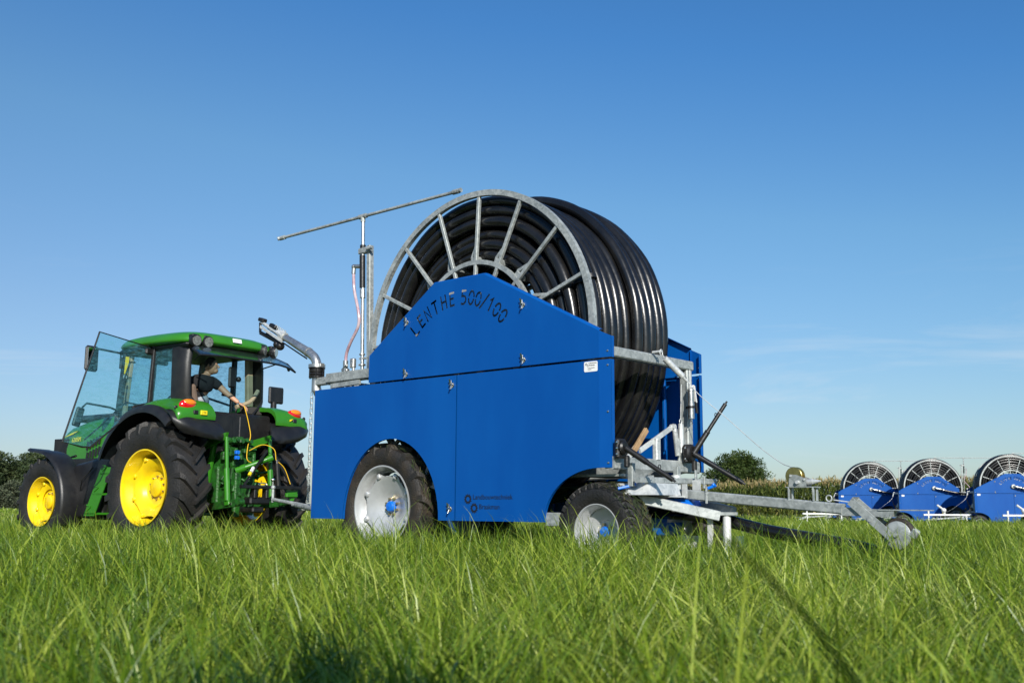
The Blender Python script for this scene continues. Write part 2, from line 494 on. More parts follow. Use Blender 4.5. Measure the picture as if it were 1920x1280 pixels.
def block_tyre(Ro, Ri, wd, c):
    mb = MB(); h = wd / 2; Rc = Ro - 0.016
    prof = [(Ri - 0.01, -h * 0.72), (Ri + 0.01, -h * 0.84), (Ri + 0.35 * (Rc - Ri), -h * 1.0), (Ri + 0.65 * (Rc - Ri), -h * 1.0),
            (Rc - 0.02, -h * 0.9), (Rc, -h * 0.7), (Rc + 0.003, 0)]
    prof = prof + [(r, -t) for r, t in reversed(prof[:-1])]
    mb.lathe(prof, (0, 0, 0), 'y', 64)
    n = 34
    for i in range(n):
        for row, (t0, t1, off) in enumerate(((-0.99, -0.55, 0), (-0.5, -0.06, .5), (0.06, 0.5, 0), (0.55, 0.99, .5))):
            a = 2 * PI * (i + off) / n; da = 2 * PI / n * 0.29; sk = 2 * PI / n * 0.30 * (1 if row % 2 else -1)
            V = []
            for (t, s_) in ((t0, -1), (t1, 1)):
                edge = abs(t) > 0.9
                ro = Ro - (0.014 if edge else 0); ri = Rc - (0.04 if edge else 0.01)
                for (r, aa) in ((ri, a - da + sk * s_), (ro, a - da + sk * s_), (ro, a + da + sk * s_), (ri, a + da + sk * s_)):
                    V.append((r * math.cos(aa), t * h, r * math.sin(aa)))
            mb.add(V, [(0, 1, 2, 3), (7, 6, 5, 4), (0, 4, 5, 1), (1, 5, 6, 2), (2, 6, 7, 3), (3, 7, 4, 0)])
    C = Vector(c)
    mb.v = [tuple(Vector(v) + C) for v in mb.v]
    return mb
def clinging_grass(c, Ro, wd, n, a0, a1, parent, seed=1):
    r_ = random.Random(seed); mb = MB()
    for i in range(n):
        a = R(r_.uniform(a0, a1)); y = r_.uniform(-0.5, 0.5) * wd * 1.02; rr = Ro - abs(y / wd) ** 3 * 0.25 + r_.uniform(-0.012, 0.012)
        p = Vector((rr * math.cos(a), y, rr * math.sin(a))) + Vector(c)
        d = Vector((-math.sin(a), r_.uniform(-1.2, 1.2), math.cos(a))) * r_.choice((-1, 1)); d.normalize()
        d2 = (d + Vector((r_.uniform(-.5, .5), r_.uniform(-.5, .5), r_.uniform(-.9, .2)))).normalized()
        l = r_.uniform(0.04, 0.13); wv = d.cross(Vector((math.cos(a), 0, math.sin(a)))).normalized() * r_.uniform(0.0018, 0.004)
        q = p + d * l * 0.5; s_ = q + d2 * l * 0.5
        mb.cur = 0 if r_.random() < 0.72 else 1
        mb.add([p - wv, p + wv, q + wv, q - wv, s_], [(0, 1, 2, 3), (3, 2, 4)])
    o = mb.build('clinging_grass', [M['clip'], M['clip2']], parent, smooth=False, fix=False)
    o['kind'] = 'stuff'
    return o
M['clip'] = mat('grass_clippings', (0.030, 0.052, 0.010), 0.8)
M['clip2'] = mat('dry_clippings', (0.10, 0.095, 0.035), 0.8)

def dished_wheel(parent, c, Ro, Ri, wd, out, tyre_mb, rim_m, hub_m, tyre_m, dish_out, hubr, boltr, nb, wave=0.0, deep=0.12, label=None):
    """out = -1/+1: which y side is the outer face. parts: tyre > , rim > hub, wheel_nut"""
    wr = bpy.data.objects.new('wheel', None); COL.objects.link(wr); wr.parent = parent; wr.location = c
    if label: wr['label'] = label
    ty = tyre_mb.build('tyre', tyre_m, wr, angle=40)
    mb = MB(); h = wd / 2; s = out
    # rim barrel
    prof = [(Ri * 0.995, s * h * 0.80), (Ri * 1.02, s * h * 0.86), (Ri * 1.02, s * h * 0.90), (Ri * 0.985, s * h * 0.90), (Ri * 0.965, s * h * 0.80), (Ri * 0.955, s * h * 0.60),
            (Ri * 0.92, s * h * 0.52), (Ri * 0.90, s * h * 0.30), (Ri * 0.86, s * h * 0.22), (Ri * 0.86, -s * h * 0.3), (Ri * 0.94, -s * h * 0.55), (Ri * 0.99, -s * h * 0.88), (Ri * 1.02, -s * h * 0.90)]
    mb.lathe(prof if s < 0 else prof[::-1], (0, 0, 0), 'y', 64)
    # disc
    d0 = s * dish_out
    rimd = s * (dish_out - deep)
    n = 64
    V = []; rings = 7
    for i in range(n):
        a = 2 * PI * i / n
        for q in range(rings):
            f = q / (rings - 1)
            rw = Ri * 0.86 * (1 - wave * (0.5 + 0.5 * math.cos(8 * a)) ** 0.6)
            rad = [hubr * 0.3, boltr * 1.45, boltr * 1.6, Ri * 0.52, Ri * 0.66, Ri * 0.76, rw][q]
            yy = [d0 * 1.0, d0, d0 + (0.012 * s), d0 * 0.5 + rimd * 0.5, rimd * 0.85 + d0 * 0.15, rimd, rimd][q]
            V.append((rad * math.cos(a), yy, rad * math.sin(a)))
    F = [(i * rings + q, ((i + 1) % n) * rings + q, ((i + 1) % n) * rings + q + 1, i * rings + q + 1) for i in range(n) for q in range(rings - 1)]
    mb.add(V, F)
    if wave:
        for i in range(8):
            a = 2 * PI * (i) / 8 + PI / 8
            rr = Ri * 0.80
            mb.box((rr * math.cos(a), rimd + s * 0.008, rr * math.sin(a)), (0.055, 0.03, 0.05), m=Matrix.Rotation(-a, 3, 'Y'), bev=0.008)
    rim = mb.build('rim', rim_m, wr, angle=45)
    hb = MB()
    y1 = d0 + s * 0.055
    hp = [(hubr, d0 - s * 0.02), (hubr, y1 - s * 0.012), (hubr * 0.86, y1), (0.001, y1 + s * 0.006)]
    hb.lathe(hp if s > 0 else hp[::-1], (0, 0, 0), 'y', 24)
    hub = hb.build('hub', hub_m, rim, angle=40)
    nbm = MB()
    for i in range(nb):
        a = 2 * PI * (i + 0.5) / nb
        nbm.cyl((boltr * math.cos(a), d0 - s * 0.005, boltr * math.sin(a)), (boltr * math.cos(a), d0 + s * 0.03, boltr * math.sin(a)), 0.0125, 6)
    build_each(nbm, 'wheel_nut', M['bolt'], rim, smooth=False)
    return wr

# ------------------------------------------------------------------ stroke lettering (stencil) -> list of polygons in glyph space (width~0.6, height 1)
def thick(pl, t):
    """polyline to closed outline with mitred corners, thickness t"""
    P = [Vector((p[0], p[1])) for p in pl]; n = len(P); Lf = []; Rt = []
    for i in range(n):
        if i == 0: d = (P[1] - P[0]).normalized(); nn = Vector((-d.y, d.x)); k = 1
        elif i == n - 1: d = (P[-1] - P[-2]).normalized(); nn = Vector((-d.y, d.x)); k = 1
        else:
            d1 = (P[i] - P[i - 1]).normalized(); d2 = (P[i + 1] - P[i]).normalized()
            n1 = Vector((-d1.y, d1.x)); n2 = Vector((-d2.y, d2.x)); nn = (n1 + n2).normalized(); k = min(2.2, 1 / max(0.35, nn.dot(n1)))
        Lf.append(P[i] + nn * t / 2 * k); Rt.append(P[i] - nn * t / 2 * k)
    return [(p.x, p.y) for p in Lf + Rt[::-1]]
def oval(a0, a1, n=9):
    return [(0.30 + 0.25 * math.cos(R(a0 + (a1 - a0) * i / n)), 0.5 + 0.44 * math.sin(R(a0 + (a1 - a0) * i / n))) for i in range(n + 1)]
LT = 0.15
GL = {
    'L': [thick([(0.08, 0.98), (0.08, 0.06), (0.55, 0.06)], LT)],
    'E': [[(0.03, 0), (0.55, 0), (0.55, LT), (0.03 + LT, LT), (0.03 + LT, 0.46), (0.48, 0.46), (0.48, 0.46 + LT), (0.03 + LT, 0.46 + LT), (0.03 + LT, 1 - LT), (0.55, 1 - LT), (0.55, 1), (0.03, 1)]],
    'N': [thick([(0.07, 0.0), (0.07, 0.93), (0.52, 0.07), (0.52, 1.0)], LT * 0.95)],
    'T': [[(0.24, 0), (0.24 + LT, 0), (0.24 + LT, 1 - LT), (0.6, 1 - LT), (0.6, 1), (0.0, 1), (0.0, 1 - LT), (0.24, 1 - LT)]],
    'H': [[(0.02, 0), (0.02 + LT, 0), (0.02 + LT, 0.45), (0.47, 0.45), (0.47, 0), (0.47 + LT, 0), (0.47 + LT, 1), (0.47, 1), (0.47, 0.45 + LT), (0.02 + LT, 0.45 + LT), (0.02 + LT, 1), (0.02, 1)]],
    '5': [thick([(0.52, 0.94), (0.12, 0.94), (0.10, 0.58), (0.28, 0.60), (0.44, 0.54), (0.52, 0.38), (0.50, 0.20), (0.38, 0.08), (0.22, 0.05), (0.05, 0.10)], LT * 0.95)],
    '0': [thick(oval(7, 173), LT), thick(oval(187, 353), LT)],
    '/': [thick([(0.0, -0.08), (0.5, 1.08)], LT * 0.95)],
    '1': [thick([(0.08, 0.72), (0.30, 0.93), (0.30, 0.06)], LT), ],
}
def arc_text(word_angles, cx, cz, r0, h, flip=False):
    polys = []
    for ch, ang in word_angles:
        a = R(ang); wd = 0.6 * h
        for pl in GL[ch]:
            q = []
            for (u, v) in pl:
                x = (u - 0.3) * h * 0.92; z = r0 + v * h
                X = x * math.cos(a) + z * math.sin(a); Z = -x * math.sin(a) + z * math.cos(a)
                q.append((cx + (-X if flip else X), cz + Z))
            polys.append(q)
    return polys
WORD = [('L', -45.5), ('E', -37.5), ('N', -30), ('T', -22), ('H', -13.5), ('E', -5.5), ('5', 5.5), ('0', 12.5), ('0', 19), ('/', 25.5), ('1', 31.5), ('0', 38), ('0', 45)]

# ------------------------------------------------------------------ hose reel irrigation machine (local: x forward, y across, z up)
W = 1.52
def reel_machine(org, rz, label, group):
    t = thing('hose_reel_irrigator', label, 'irrigation machine', org, rz, group)
    # --- side panels
    for side in (0, 1):
        y0 = 0.0 if side == 0 else W
        s = 1 if side == 0 else -1          # inward direction
        fl = side == 1
        rear = [(-4.06, 0.52), (-3.52, 0.52)] + [(x, z) for x, z in arc(-2.80, 0.52, 0.72, 180, 0, 30)][1:-1]
        rear = [(x, z if z <= 0.52 else 0.52 + (z - 0.52) * 1.14) for x, z in rear] + [(-2.08, 0.52), (-1.856, 0.52), (-1.856, 1.925), (-4.06, 1.925)]
        front = [(-1.844, 0.52), (-0.74, 0.52)] + [(-0.74 + 0.62 * (1 - math.cos(R(i * 6))) , 0.52 + 0.47 * math.sin(R(i * 6))) for i in range(1, 16)] + [(-0.12, 0.99), (-0.12, 1.925), (-1.844, 1.925)]
        upper = [(-3.16, 1.945), (-0.12, 1.945), (-0.12, 2.185), (-1.50, 2.885), (-2.20, 2.885), (-3.16, 2.23)]
        for nm, poly, lab in (('rear_side_panel', rear, None), ('front_side_panel', front, None), ('upper_side_panel', upper, None)):
            mb = MB()
            holes = []
            if nm == 'upper_side_panel':
                holes = arc_text(WORD, -1.855, 1.845, 0.775, 0.150, fl)
            mb.prism(poly, holes, 'xz', y0, y0 + s * 0.004)
            # folded return edges
            n = len(poly)
            for i in range(n):
                a = poly[i]; b = poly[(i + 1) % n]
                mx = (a[0] + b[0]) / 2; mz = (a[1] + b[1]) / 2
                if nm == 'upper_side_panel' and mz > 2.0 and a[0] != b[0]:
                    # bevelled top edge
                    dx, dz = b[0] - a[0], b[1] - a[1]; l = math.hypot(dx, dz); nx, nz = dz / l, -dx / l
                    k = 0.018
                    mb.add([(a[0], y0, a[1]), (b[0], y0, b[1]), (b[0] + nx * k, y0 + s * 0.018, b[1] + nz * k), (a[0] + nx * k, y0 + s * 0.018, a[1] + nz * k),
                            (b[0] + nx * k, y0 + s * 0.055, b[1] + nz * k), (a[0] + nx * k, y0 + s * 0.055, a[1] + nz * k)], [(0, 1, 2, 3), (3, 2, 4, 5)])
                else:
                    mb.add([(a[0], y0, a[1]), (b[0], y0, b[1]), (b[0], y0 + s * 0.028, b[1]), (a[0], y0 + s * 0.028, a[1])], [(0, 1, 2, 3)])
            if nm != 'rear_side_panel':
                z0, z1 = (0.99, 1.925) if nm == 'front_side_panel' else (1.945, 2.13)
                zt = z1 if nm == 'front_side_panel' else 2.185
                mb.hexa([(-0.12, y0, z0), (0.0, y0 + s * 0.016, z0), (0.0, y0 + s * 0.020, z0), (-0.12, y0 + s * 0.004, z0),
                         (-0.12, y0, zt), (0.0, y0 + s * 0.016, z1), (0.0, y0 + s * 0.020, z1), (-0.12, y0 + s * 0.004, zt)])
                mb.hexa([(-0.004, y0 + s * 0.016, z0), (0.0, y0 + s * 0.016, z0), (0.0, y0 + s * 0.06, z0), (-0.004, y0 + s * 0.06, z0),
                         (-0.004, y0 + s * 0.016, z1), (0.0, y0 + s * 0.016, z1), (0.0, y0 + s * 0.06, z1), (-0.004, y0 + s * 0.06, z1)])
            p = mb.build(nm, M['blue'], t, angle=30)
            yo = y0 - s * 0.006
            lat = {'rear_side_panel': [(-1.915, 1.83), (-1.92, 0.63)], 'front_side_panel': [], 'upper_side_panel': [(-2.585, 2.53), (-2.58, 1.99), (-1.0, 2.52), (-0.99, 2.0)]}[nm]
            for (lx, lz) in lat:
                l = MB()
                l.lathe([(0.001, 0), (0.026, 0), (0.028, s * 0.004), (0.001, s * 0.004)], (lx, yo, lz), 'y', 20)
                l.box((lx - 0.006, yo - s * 0.008, lz + 0.006), (0.018, 0.006, 0.085), bev=0.002)
                l.bar((lx - 0.006, yo - s * 0.030, lz + 0.058), (lx - 0.006, yo - s * 0.012, lz + 0.01), 0.018, 0.004)
                l.bar((lx + 0.002, yo - s * 0.034, lz - 0.045), (lx + 0.002, yo - s * 0.012, lz + 0.0), 0.016, 0.004)
                l.cyl((lx - 0.018, yo - s * 0.016, lz + 0.006), (lx + 0.016, yo - s * 0.016, lz + 0.006), 0.009, 8)
                l.build('latch', M['chrome'], p)
            if nm != 'rear_side_panel':
                b = MB()
                for zz in ((1.875, 1.47, 1.03) if nm == 'front_side_panel' else (2.0,)):
                    b.sphere((-0.035, y0 + s * 0.010, zz), 0.011, 10, 6, (1, 0.6, 1))
                build_each(b, 'panel_bolt', M['chrome'], p)
            if nm == 'front_side_panel':
                # rounded sticker with small print
                st = MB()
                r0 = 0.012; x0, x1, z0, z1 = -0.282, -0.135, 1.828, 1.918
                pl = arc(x1 - r0, z1 - r0, r0, 0, 90, 4) + arc(x0 + r0, z1 - r0, r0, 90, 180, 4) + arc(x0 + r0, z0 + r0, r0, 180, 270, 4) + arc(x1 - r0, z0 + r0, r0, 270, 360, 4)
                ya = y0 - s * 0.0015
                st.prism(pl, (), 'xz', ya, y0 - s * 0.0002)
                sk = st.build('sticker', M['sticker'], p, smooth=False)
                tx = MB(); yb = ya - s * 0.0012
                ax = (1, 0, 0) if side == 0 else (-1, 0, 0)
                xs = (lambda u: x0 + u) if side == 0 else (lambda u: x1 - u)
                for (u, z, rr) in ((0.024, 1.895, 0.0105), (0.041, 1.882, 0.009)):
                    tx.lathe([(rr, 0), (rr * 0.62, 0), (rr * 0.62, s * 0.0006), (rr, s * 0.0006), (rr, 0)], (xs(u), yb, z), 'y', 16)
                text_on(tx, 'Landbouwtechniek', 0.0115, (xs(0.050), yb, 1.900), ax, (0, 0, 1))
                text_on(tx, 'Braakman', 0.0155, (xs(0.056), yb, 1.880), ax, (0, 0, 1))
                text_on(tx, 'service & onderdelen', 0.009, (xs(0.040), yb, 1.859), ax, (0, 0, 1))
                text_on(tx, 'beregening', 0.009, (xs(0.040), yb, 1.846), ax, (0, 0, 1))
                tx.build('sticker_print', M['cut'], sk, smooth=False)
                # gear emblem and name
                g = MB()
                sgn = 1 if side == 0 else -1
                bx = -1.68 if side == 0 else -0.95
                for (gx, gz, gr) in ((bx, 0.725, 0.050), (bx + sgn * 0.082, 0.640, 0.050)):
                    outl = []
                    nt_ = 12
                    for i in range(nt_ * 4):
                        a = 2 * PI * i / (nt_ * 4)
                        rr = gr if (i % 4) in (0, 1) else gr * 0.74
                        outl.append((gx + rr * math.cos(a), gz + rr * math.sin(a)))
                    inn = [(gx + gr * 0.46 * math.cos(2 * PI * i / 24), gz + gr * 0.46 * math.sin(2 * PI * i / 24)) for i in range(24)]
                    g.prism(outl, (inn,), 'xz', y0 - s * 0.0022, y0 - s * 0.0004)
                yb = y0 - s * 0.0016
                text_on(g, 'Landbouwtechniek', 0.066, (bx + sgn * 0.062, yb, 0.722), ax, (0, 0, 1))
                text_on(g, 'Braakman', 0.066, (bx + sgn * 0.145, yb, 0.632), ax, (0, 0, 1))
                g.build('maker_emblem', M['cut'], p, smooth=False)
    # --- reel
    CX, CZ, RF = -1.84, 2.285, 1.535
    def flange(yf, s):
        mb = MB()
        mb.lathe([(RF - 0.058, yf - 0.025), (RF, yf - 0.025), (RF, yf + 0.025), (RF - 0.058, yf + 0.025), (RF - 0.058, yf - 0.025)], (CX, 0, CZ), 'y', 128)
        mb.lathe([(0.775, yf - 0.02), (0.82, yf - 0.02), (0.82, yf + 0.02), (0.775, yf + 0.02), (0.775, yf - 0.02)], (CX, 0, CZ), 'y', 96)
        f = mb.build('flange', M['galv'], t, angle=30)
        proto = None
        for i in range(16):
            a = R(90 - 2.9 - i * 22.5)
            m = MB()
            m.bar((CX + 0.60 * math.cos(a), yf, CZ + 0.60 * math.sin(a)), (CX + (RF - 0.05) * math.cos(a), yf, CZ + (RF - 0.05) * math.sin(a)), 0.036, 0.036, up=(0, 1, 0))
            m.build('spoke', M['galv'], f)
        hm = MB()
        hm.lathe([(0.12, yf - 0.05), (0.62, yf - 0.012), (0.62, yf + 0.012), (0.12, yf + 0.05), (0.12, yf - 0.05)], (CX, 0, CZ), 'y', 48)
        hm.build('hub_plate', M['galv'], f)
        return f
    flange(0.20, 1)
    flange(1.36, -1)
    dm = MB()
    for i in range(16):
        a = R(90 - 2.9 - i * 22.5 + 3)
        c = Vector((CX + 0.835 * math.cos(a), 0.78, CZ + 0.835 * math.sin(a)))
        dm.box(c, (0.055, 1.13, 0.10), m=Matrix.Rotation(-a, 3, 'Y'), bev=0.006)
        d = Vector((math.cos(a), 0, math.sin(a))); tn = Vector((-math.sin(a), 0, math.cos(a)))
        for yy in (0.235, 0.30):
            dm.bar(c + d * 0.02 + tn * 0.05 + Vector((0, yy - 0.78, 0)), c + d * 0.17 + tn * -0.03 + Vector((0, 0.225 - 0.78, 0)), 0.014, 0.03)
    dm.cyl((CX, 0.1, CZ), (CX, 1.62, CZ), 0.10, 24)
    dm.build('drum', M['galv'], t)
    # hose: every winding a ring, wandering a little
    hm = MB()
    rh = 0.0570
    def ring(rad, y, seed, seg=112, k=12, out=False):
        rr = random.Random(seed); ph = [rr.uniform(0, 6.28) for _ in range(6)]
        vs = []
        for i in range(seg):
            a = 2 * PI * i / seg
            ra = rad + 0.009 * math.sin(2 * a + ph[0]) + 0.006 * math.sin(5 * a + ph[1]) + 0.002 * math.sin(16 * a + ph[4])
            ya = y + 0.007 * math.sin(a + ph[2]) + 0.005 * math.sin(3 * a + ph[3])
            for q in range(k):
                b = 2 * PI * q / k
                r2 = ra + rh * math.cos(b)
                vs.append((CX + r2 * math.cos(a), ya + rh * math.sin(b), CZ + r2 * math.sin(a)))
        fs = [(i * k + q, ((i + 1) % seg) * k + q, ((i + 1) % seg) * k + (q + 1) % k, i * k + (q + 1) % k) for i in range(seg) for q in range(k)]
        hm.add(vs, fs)
    nlay = 6
    LR = [0.885, 0.985, 1.085, 1.225, 1.345, 1.452]; LY = [0.03, 0.0, 0.035, 0.0, 0.025, 0.045]
    for l in range(nlay):
        rad = LR[l]
        for j in range(10):
            if l < nlay - 1 and 1 < j < 8: continue
            y = 0.285 + j * 0.1115 + LY[l]
            ring(rad, y, l * 31 + j)
    for j in range(5):
        ring(1.545 - 0.001 * j, 0.855 + j * 0.108, 900 + j)
    hm.build('hose', M['hose'], t, fix=True, angle=80)
    sm = MB()
    a = R(19)
    for l in range(6):
        rad = LR[l]
        sm.lathe([(0.068, -0.02), (0.068, 0.02)], (0, 0, 0), 'y', 14)
        b = len(sm.v) - 28
        for i in range(b, len(sm.v)):
            v = Vector(sm.v[i])
            d = Vector((math.cos(a), 0, math.sin(a))); tn = Vector((-math.sin(a), 0, math.cos(a)))
            sm.v[i] = tuple(Vector((CX, 0.285 + LY[l], CZ)) + d * (rad + v.x) + Vector((0, v.z, 0)) + tn * v.y)
    sm.build('hose_clips', M['blackm'], t)
    # --- chassis
    def bar(nm, p, q, w_, h_=None, m='galv', up=(0, 0, 1), par=None, lab=None):
        mb = MB().bar(p, q, w_, h_, up)
        o = mb.build(nm, M[m], par or t)
        return o
    bar('top_crossbeam', (-0.05, 0.022, 2.0), (-0.05, 1.36, 2.0), 0.09, 0.09)
    bar('lower_crossbeam', (-0.03, 0.022, 1.03), (-0.03, 1.40, 1.03), 0.10, 0.11)
    for y in (0.12, 1.30):
        xp = -0.055 if y > 1 else -0.34
        bar('front_post', (xp, y, 1.085 if y > 1 else 1.0), (xp, y, 1.953 if y > 1 else 2.04), 0.09, 0.09, up=(0, 1, 0))
        yi = 0.50 if y < 1 else 1.02
        bar('longitudinal_beam', (-0.12, yi, 1.0), (-4.0, yi, 0.90), 0.09, 0.12)
        bar('rear_post', (-3.25, y + (0.06 if y < 1 else -0.06), 0.97), (-3.25, y + (0.06 if y < 1 else -0.06), 2.02), 0.08, 0.08, up=(0, 1, 0))
        bar('lower_beam', (-0.74, y - 0.07 if y < 1 else y + .07, 0.545), (-0.60, y - 0.07 if y < 1 else y + .07, 0.545), 0.05, 0.12)
        # reel bearing stand
        bar('bearing_stand', (-2.18, y, 0.90), (CX, y - (0.03 if y < 1 else -0.03), 2.24), 0.07, 0.07)
        bar('bearing_stand', (-0.95, y, 1.06), (CX, y - (0.03 if y < 1 else -0.03), 2.24), 0.07, 0.07)
    bar('middle_crossbeam', (-2.10, 0.08, 0.86), (-2.10, 1.34, 0.86), 0.10, 0.10)
    mb = MB(); mb.hexa([(-2.3, 0.46, 0.80), (-0.3, 0.46, 0.86), (-0.3, 1.06, 0.86), (-2.3, 1.06, 0.80), (-2.3, 0.46, 0.83), (-0.3, 0.46, 0.89), (-0.3, 1.06, 0.89), (-2.3, 1.06, 0.83)])
    mb.build('floor_plate', M['blackm'], t)
    bar('rear_crossbeam', (-4.02, 0.1, 0.86), (-4.02, 1.4, 0.86), 0.1, 0.12)
    # rear upper frame carrying gun and boom
    mb = MB()
    mb.bar((-4.14, 0.10, 2.035), (-3.20, 0.10, 2.045), 0.08, 0.085)
    mb.bar((-3.92, 0.05, 2.055), (-3.16, 0.05, 2.06), 0.035, 0.10)
    mb.bar((-4.10, 1.40, 2.035), (-3.16, 1.40, 2.045), 0.08, 0.085)
    mb.bar((-3.24, 0.1, 2.04), (-3.24, 1.42, 2.04), 0.08, 0.08)
    mb.bar((-4.02, 0.1, 2.03), (-4.02, 1.42, 2.03), 0.06, 0.06)
    mb.bar((-3.84, 0.05, 1.96), (-3.36, 0.05, 1.975), 0.03, 0.05)
    mb.cyl((-3.75, 0.1, 1.93), (-3.75, 0.1, 2.0), 0.045, 14)
    mb.build('rear_upper_frame', M['galv'], t)
    # --- axles and wheels
    mb = MB(); mb.bar((-2.97, 0.24, 0.652), (-2.97, 1.28, 0.652), 0.10, 0.10)
    mb.bar((-2.95, 0.52, 0.7), (-2.95, 0.52, 0.86), 0.10, 0.10, up=(0, 1, 0)); mb.bar((-2.95, 1.0, 0.7), (-2.95, 1.0, 0.86), 0.10, 0.10, up=(0, 1, 0))
    mb.build('rear_axle', M['blackm'], t)
    mb = MB(); mb.bar((-0.16, 0.22, 0.46), (-0.16, 1.30, 0.46), 0.10, 0.12)
    mb.bar((-0.16, 0.55, 0.5), (-0.16, 0.55, 0.68), 0.05, 0.2, up=(0, 1, 0)); mb.bar((-0.16, 0.97, 0.5), (-0.16, 0.97, 0.68), 0.05, 0.2, up=(0, 1, 0))
    mb.build('front_axle', M['blue'], t)
    for (y, o_) in ((0.215, -1), (1.305, 1)):
        c = (0, 0, 0)
        wr = dished_wheel(t, (-2.97, y, 0.652), 0.65, 0.415, 0.37, o_, lug_tyre(0.66, 0.415, 0.37, 15, 0.048, c, chev=1, lugw=0.056, sweep=0.42), M['rim'], M['bluehub'], M['rubber'], 0.00, 0.055, 0.085, 8, wave=0.14, deep=-0.085)
        clinging_grass((0, 0, 0), 0.66, 0.37, 420, -50, 130, wr, 3 if y < 1 else 4)
    for (y, o_) in ((0.175, -1), (1.345, 1)):
        c = (0, 0, 0)
        wr = dished_wheel(t, (-0.20, y, 0.445), 0.42, 0.235, 0.28, o_, block_tyre(0.425, 0.235, 0.28, c), M['rim'], M['bluehub'], M['rubber2'], -0.035, 0.045, 0.065, 5, wave=0.0, deep=-0.03)
        clinging_grass((0, 0, 0), 0.43, 0.28, 520, -35, 115, wr, 13 if y < 1 else 14)
    # --- steering frame at the front
    mb = MB()
    mb.bar((0.20, 0.10, 0.885), (0.20, 1.36, 0.895), 0.05, 0.05)
    mb.box((0.10, 0.16, 0.93), (0.05, 0.05, 0.20), bev=0.004)
    mb.box((0.16, 0.78, 0.955), (0.05, 0.05, 0.13), bev=0.004)
    mb.box((0.27, 0.92, 0.93), (0.012, 0.035, 0.12), bev=0.003)
    mb.box((-0.25, 0.40, 0.93), (0.5, 0.5, 0.02))
    mb.hexa([(0.02, 0.20, 0.98), (0.06, 0.55, 0.98), (0.0, 0.45, 0.90), (-0.02, 0.25, 0.90), (-0.06, 0.20, 0.98), (-0.06, 0.55, 0.98), (-0.06, 0.45, 0.90), (-0.06, 0.25, 0.90)])
    mb.build('steering_frame', M['galv'], t)
    mb = MB()
    # tapered turntable box
    mb.hexa([(0.02, 0.12, 0.76), (0.30, 0.24, 0.76), (0.30, 0.62, 0.76), (0.02, 0.62, 0.76), (-0.10, 0.20, 0.86), (0.28, 0.26, 0.86), (0.28, 0.60, 0.86), (-0.10, 0.60, 0.86)])
    mb.box((0.15, 0.76, 0.75), (0.30, 0.62, 0.012))
    mb.box((0.30, 0.68, 0.80), (0.05, 0.012, 0.12)); mb.box((0.30, 0.88, 0.82), (0.08, 0.012, 0.16))
    mb.cyl((0.16, 0.76, 0.62), (0.16, 0.76, 0.94), 0.045, 18)
    mb.build('turntable_box', M['galv2'], t)
    mb = MB()
    mb.cyl((0.02, 0.07, 0.81), (0.10, 0.17, 0.84), 0.013, 10); mb.sphere((0.11, 0.18, 0.85), 0.022)
    mb.sphere((0.20, 0.20, 0.875), 0.020); mb.sphere((0.22, 1.30, 0.865), 0.020); mb.cyl((0.2, 1.22, 0.83), (0.22, 1.34, 0.86), 0.014, 10)
    mb.hexa([(0.10, 0.66, 0.66), (0.34, 0.70, 0.66), (0.34, 1.02, 0.68), (0.10, 1.02, 0.68), (0.10, 0.70, 0.735), (0.30, 0.74, 0.735), (0.30, 0.98, 0.735), (0.10, 0.98, 0.735)])
    build_each(mb, 'steering_joint', M['bluehub'], t)
    # stabiliser: two arms meeting over a foot
    mb = MB()
    mb.bar((0.06, 0.27, 0.735), (0.62, 0.72, 0.585), 0.05, 0.085)
    mb.bar((0.04, 1.0, 0.745), (0.70, 0.83, 0.625), 0.05, 0.075)
    mb.box((0.63, 0.79, 0.605), (0.22, 0.16, 0.03), rz=0.5, bev=0.004)
    mb.box((0.05, 0.25, 0.74), (0.05, 0.03, 0.11)); mb.box((0.04, 1.0, 0.74), (0.06, 0.03, 0.11))
    sf = mb.build('stabiliser', M['galv'], t)
    mb = MB(); mb.cyl((0.66, 0.77, 0.06), (0.66, 0.77, 0.60), 0.035, 16); mb.bar((0.52, 0.73, 0.10), (0.52, 0.73, 0.60), 0.05, 0.02, up=(0, 1, 0)); mb.box((0.60, 0.86, 0.06), (0.5, 0.45, 0.012), bev=0.004)
    mb.box((0.62, 1.05, 0.30), (0.02, 0.10, 0.22)); mb.box((0.2, 0.90, 0.30), (0.25, 0.012, 0.22))
    mb.build('foot', M['whitep'], sf)
    # drawbar with winch, fork and jack wheel
    mb = MB(); mb.bar((0.22, 0.76, 0.775), (1.72, 0.76, 0.650), 0.09, 0.085)
    mb.box((0.50, 0.71, 0.765), (0.02, 0.012, 0.15), bev=0.003)
    mb.box((0.48, 0.71, 0.87), (0.022, 0.02, 0.10), bev=0.003)
    db = mb.build('drawbar', M['galv'], t)
    mb = MB()
    for dy in (-0.055, 0.055):
        mb.bar((1.80, 0.76 + dy, 0.715), (2.13, 0.76 + dy, 0.43), 0.009, 0.068)
    mb.hexa([(1.785, 0.705, 0.700), (1.795, 0.705, 0.700), (1.795, 0.815, 0.700), (1.785, 0.815, 0.700), (1.825, 0.705, 0.745), (1.835, 0.705, 0.745), (1.835, 0.815, 0.745), (1.825, 0.815, 0.745)])
    mb.hexa([(1.70, 0.725, 0.600), (2.12, 0.725, 0.590), (2.12, 0.795, 0.590), (1.70, 0.795, 0.600), (1.70, 0.725, 0.668), (2.14, 0.725, 0.640), (2.14, 0.795, 0.640), (1.70, 0.795, 0.668)])
    mb.hexa([(2.02, 0.715, 0.640), (2.42, 0.730, 0.640), (2.42, 0.790, 0.640), (2.02, 0.805, 0.640), (2.02, 0.715, 0.650), (2.42, 0.730, 0.648), (2.42, 0.790, 0.648), (2.02, 0.805, 0.650)])
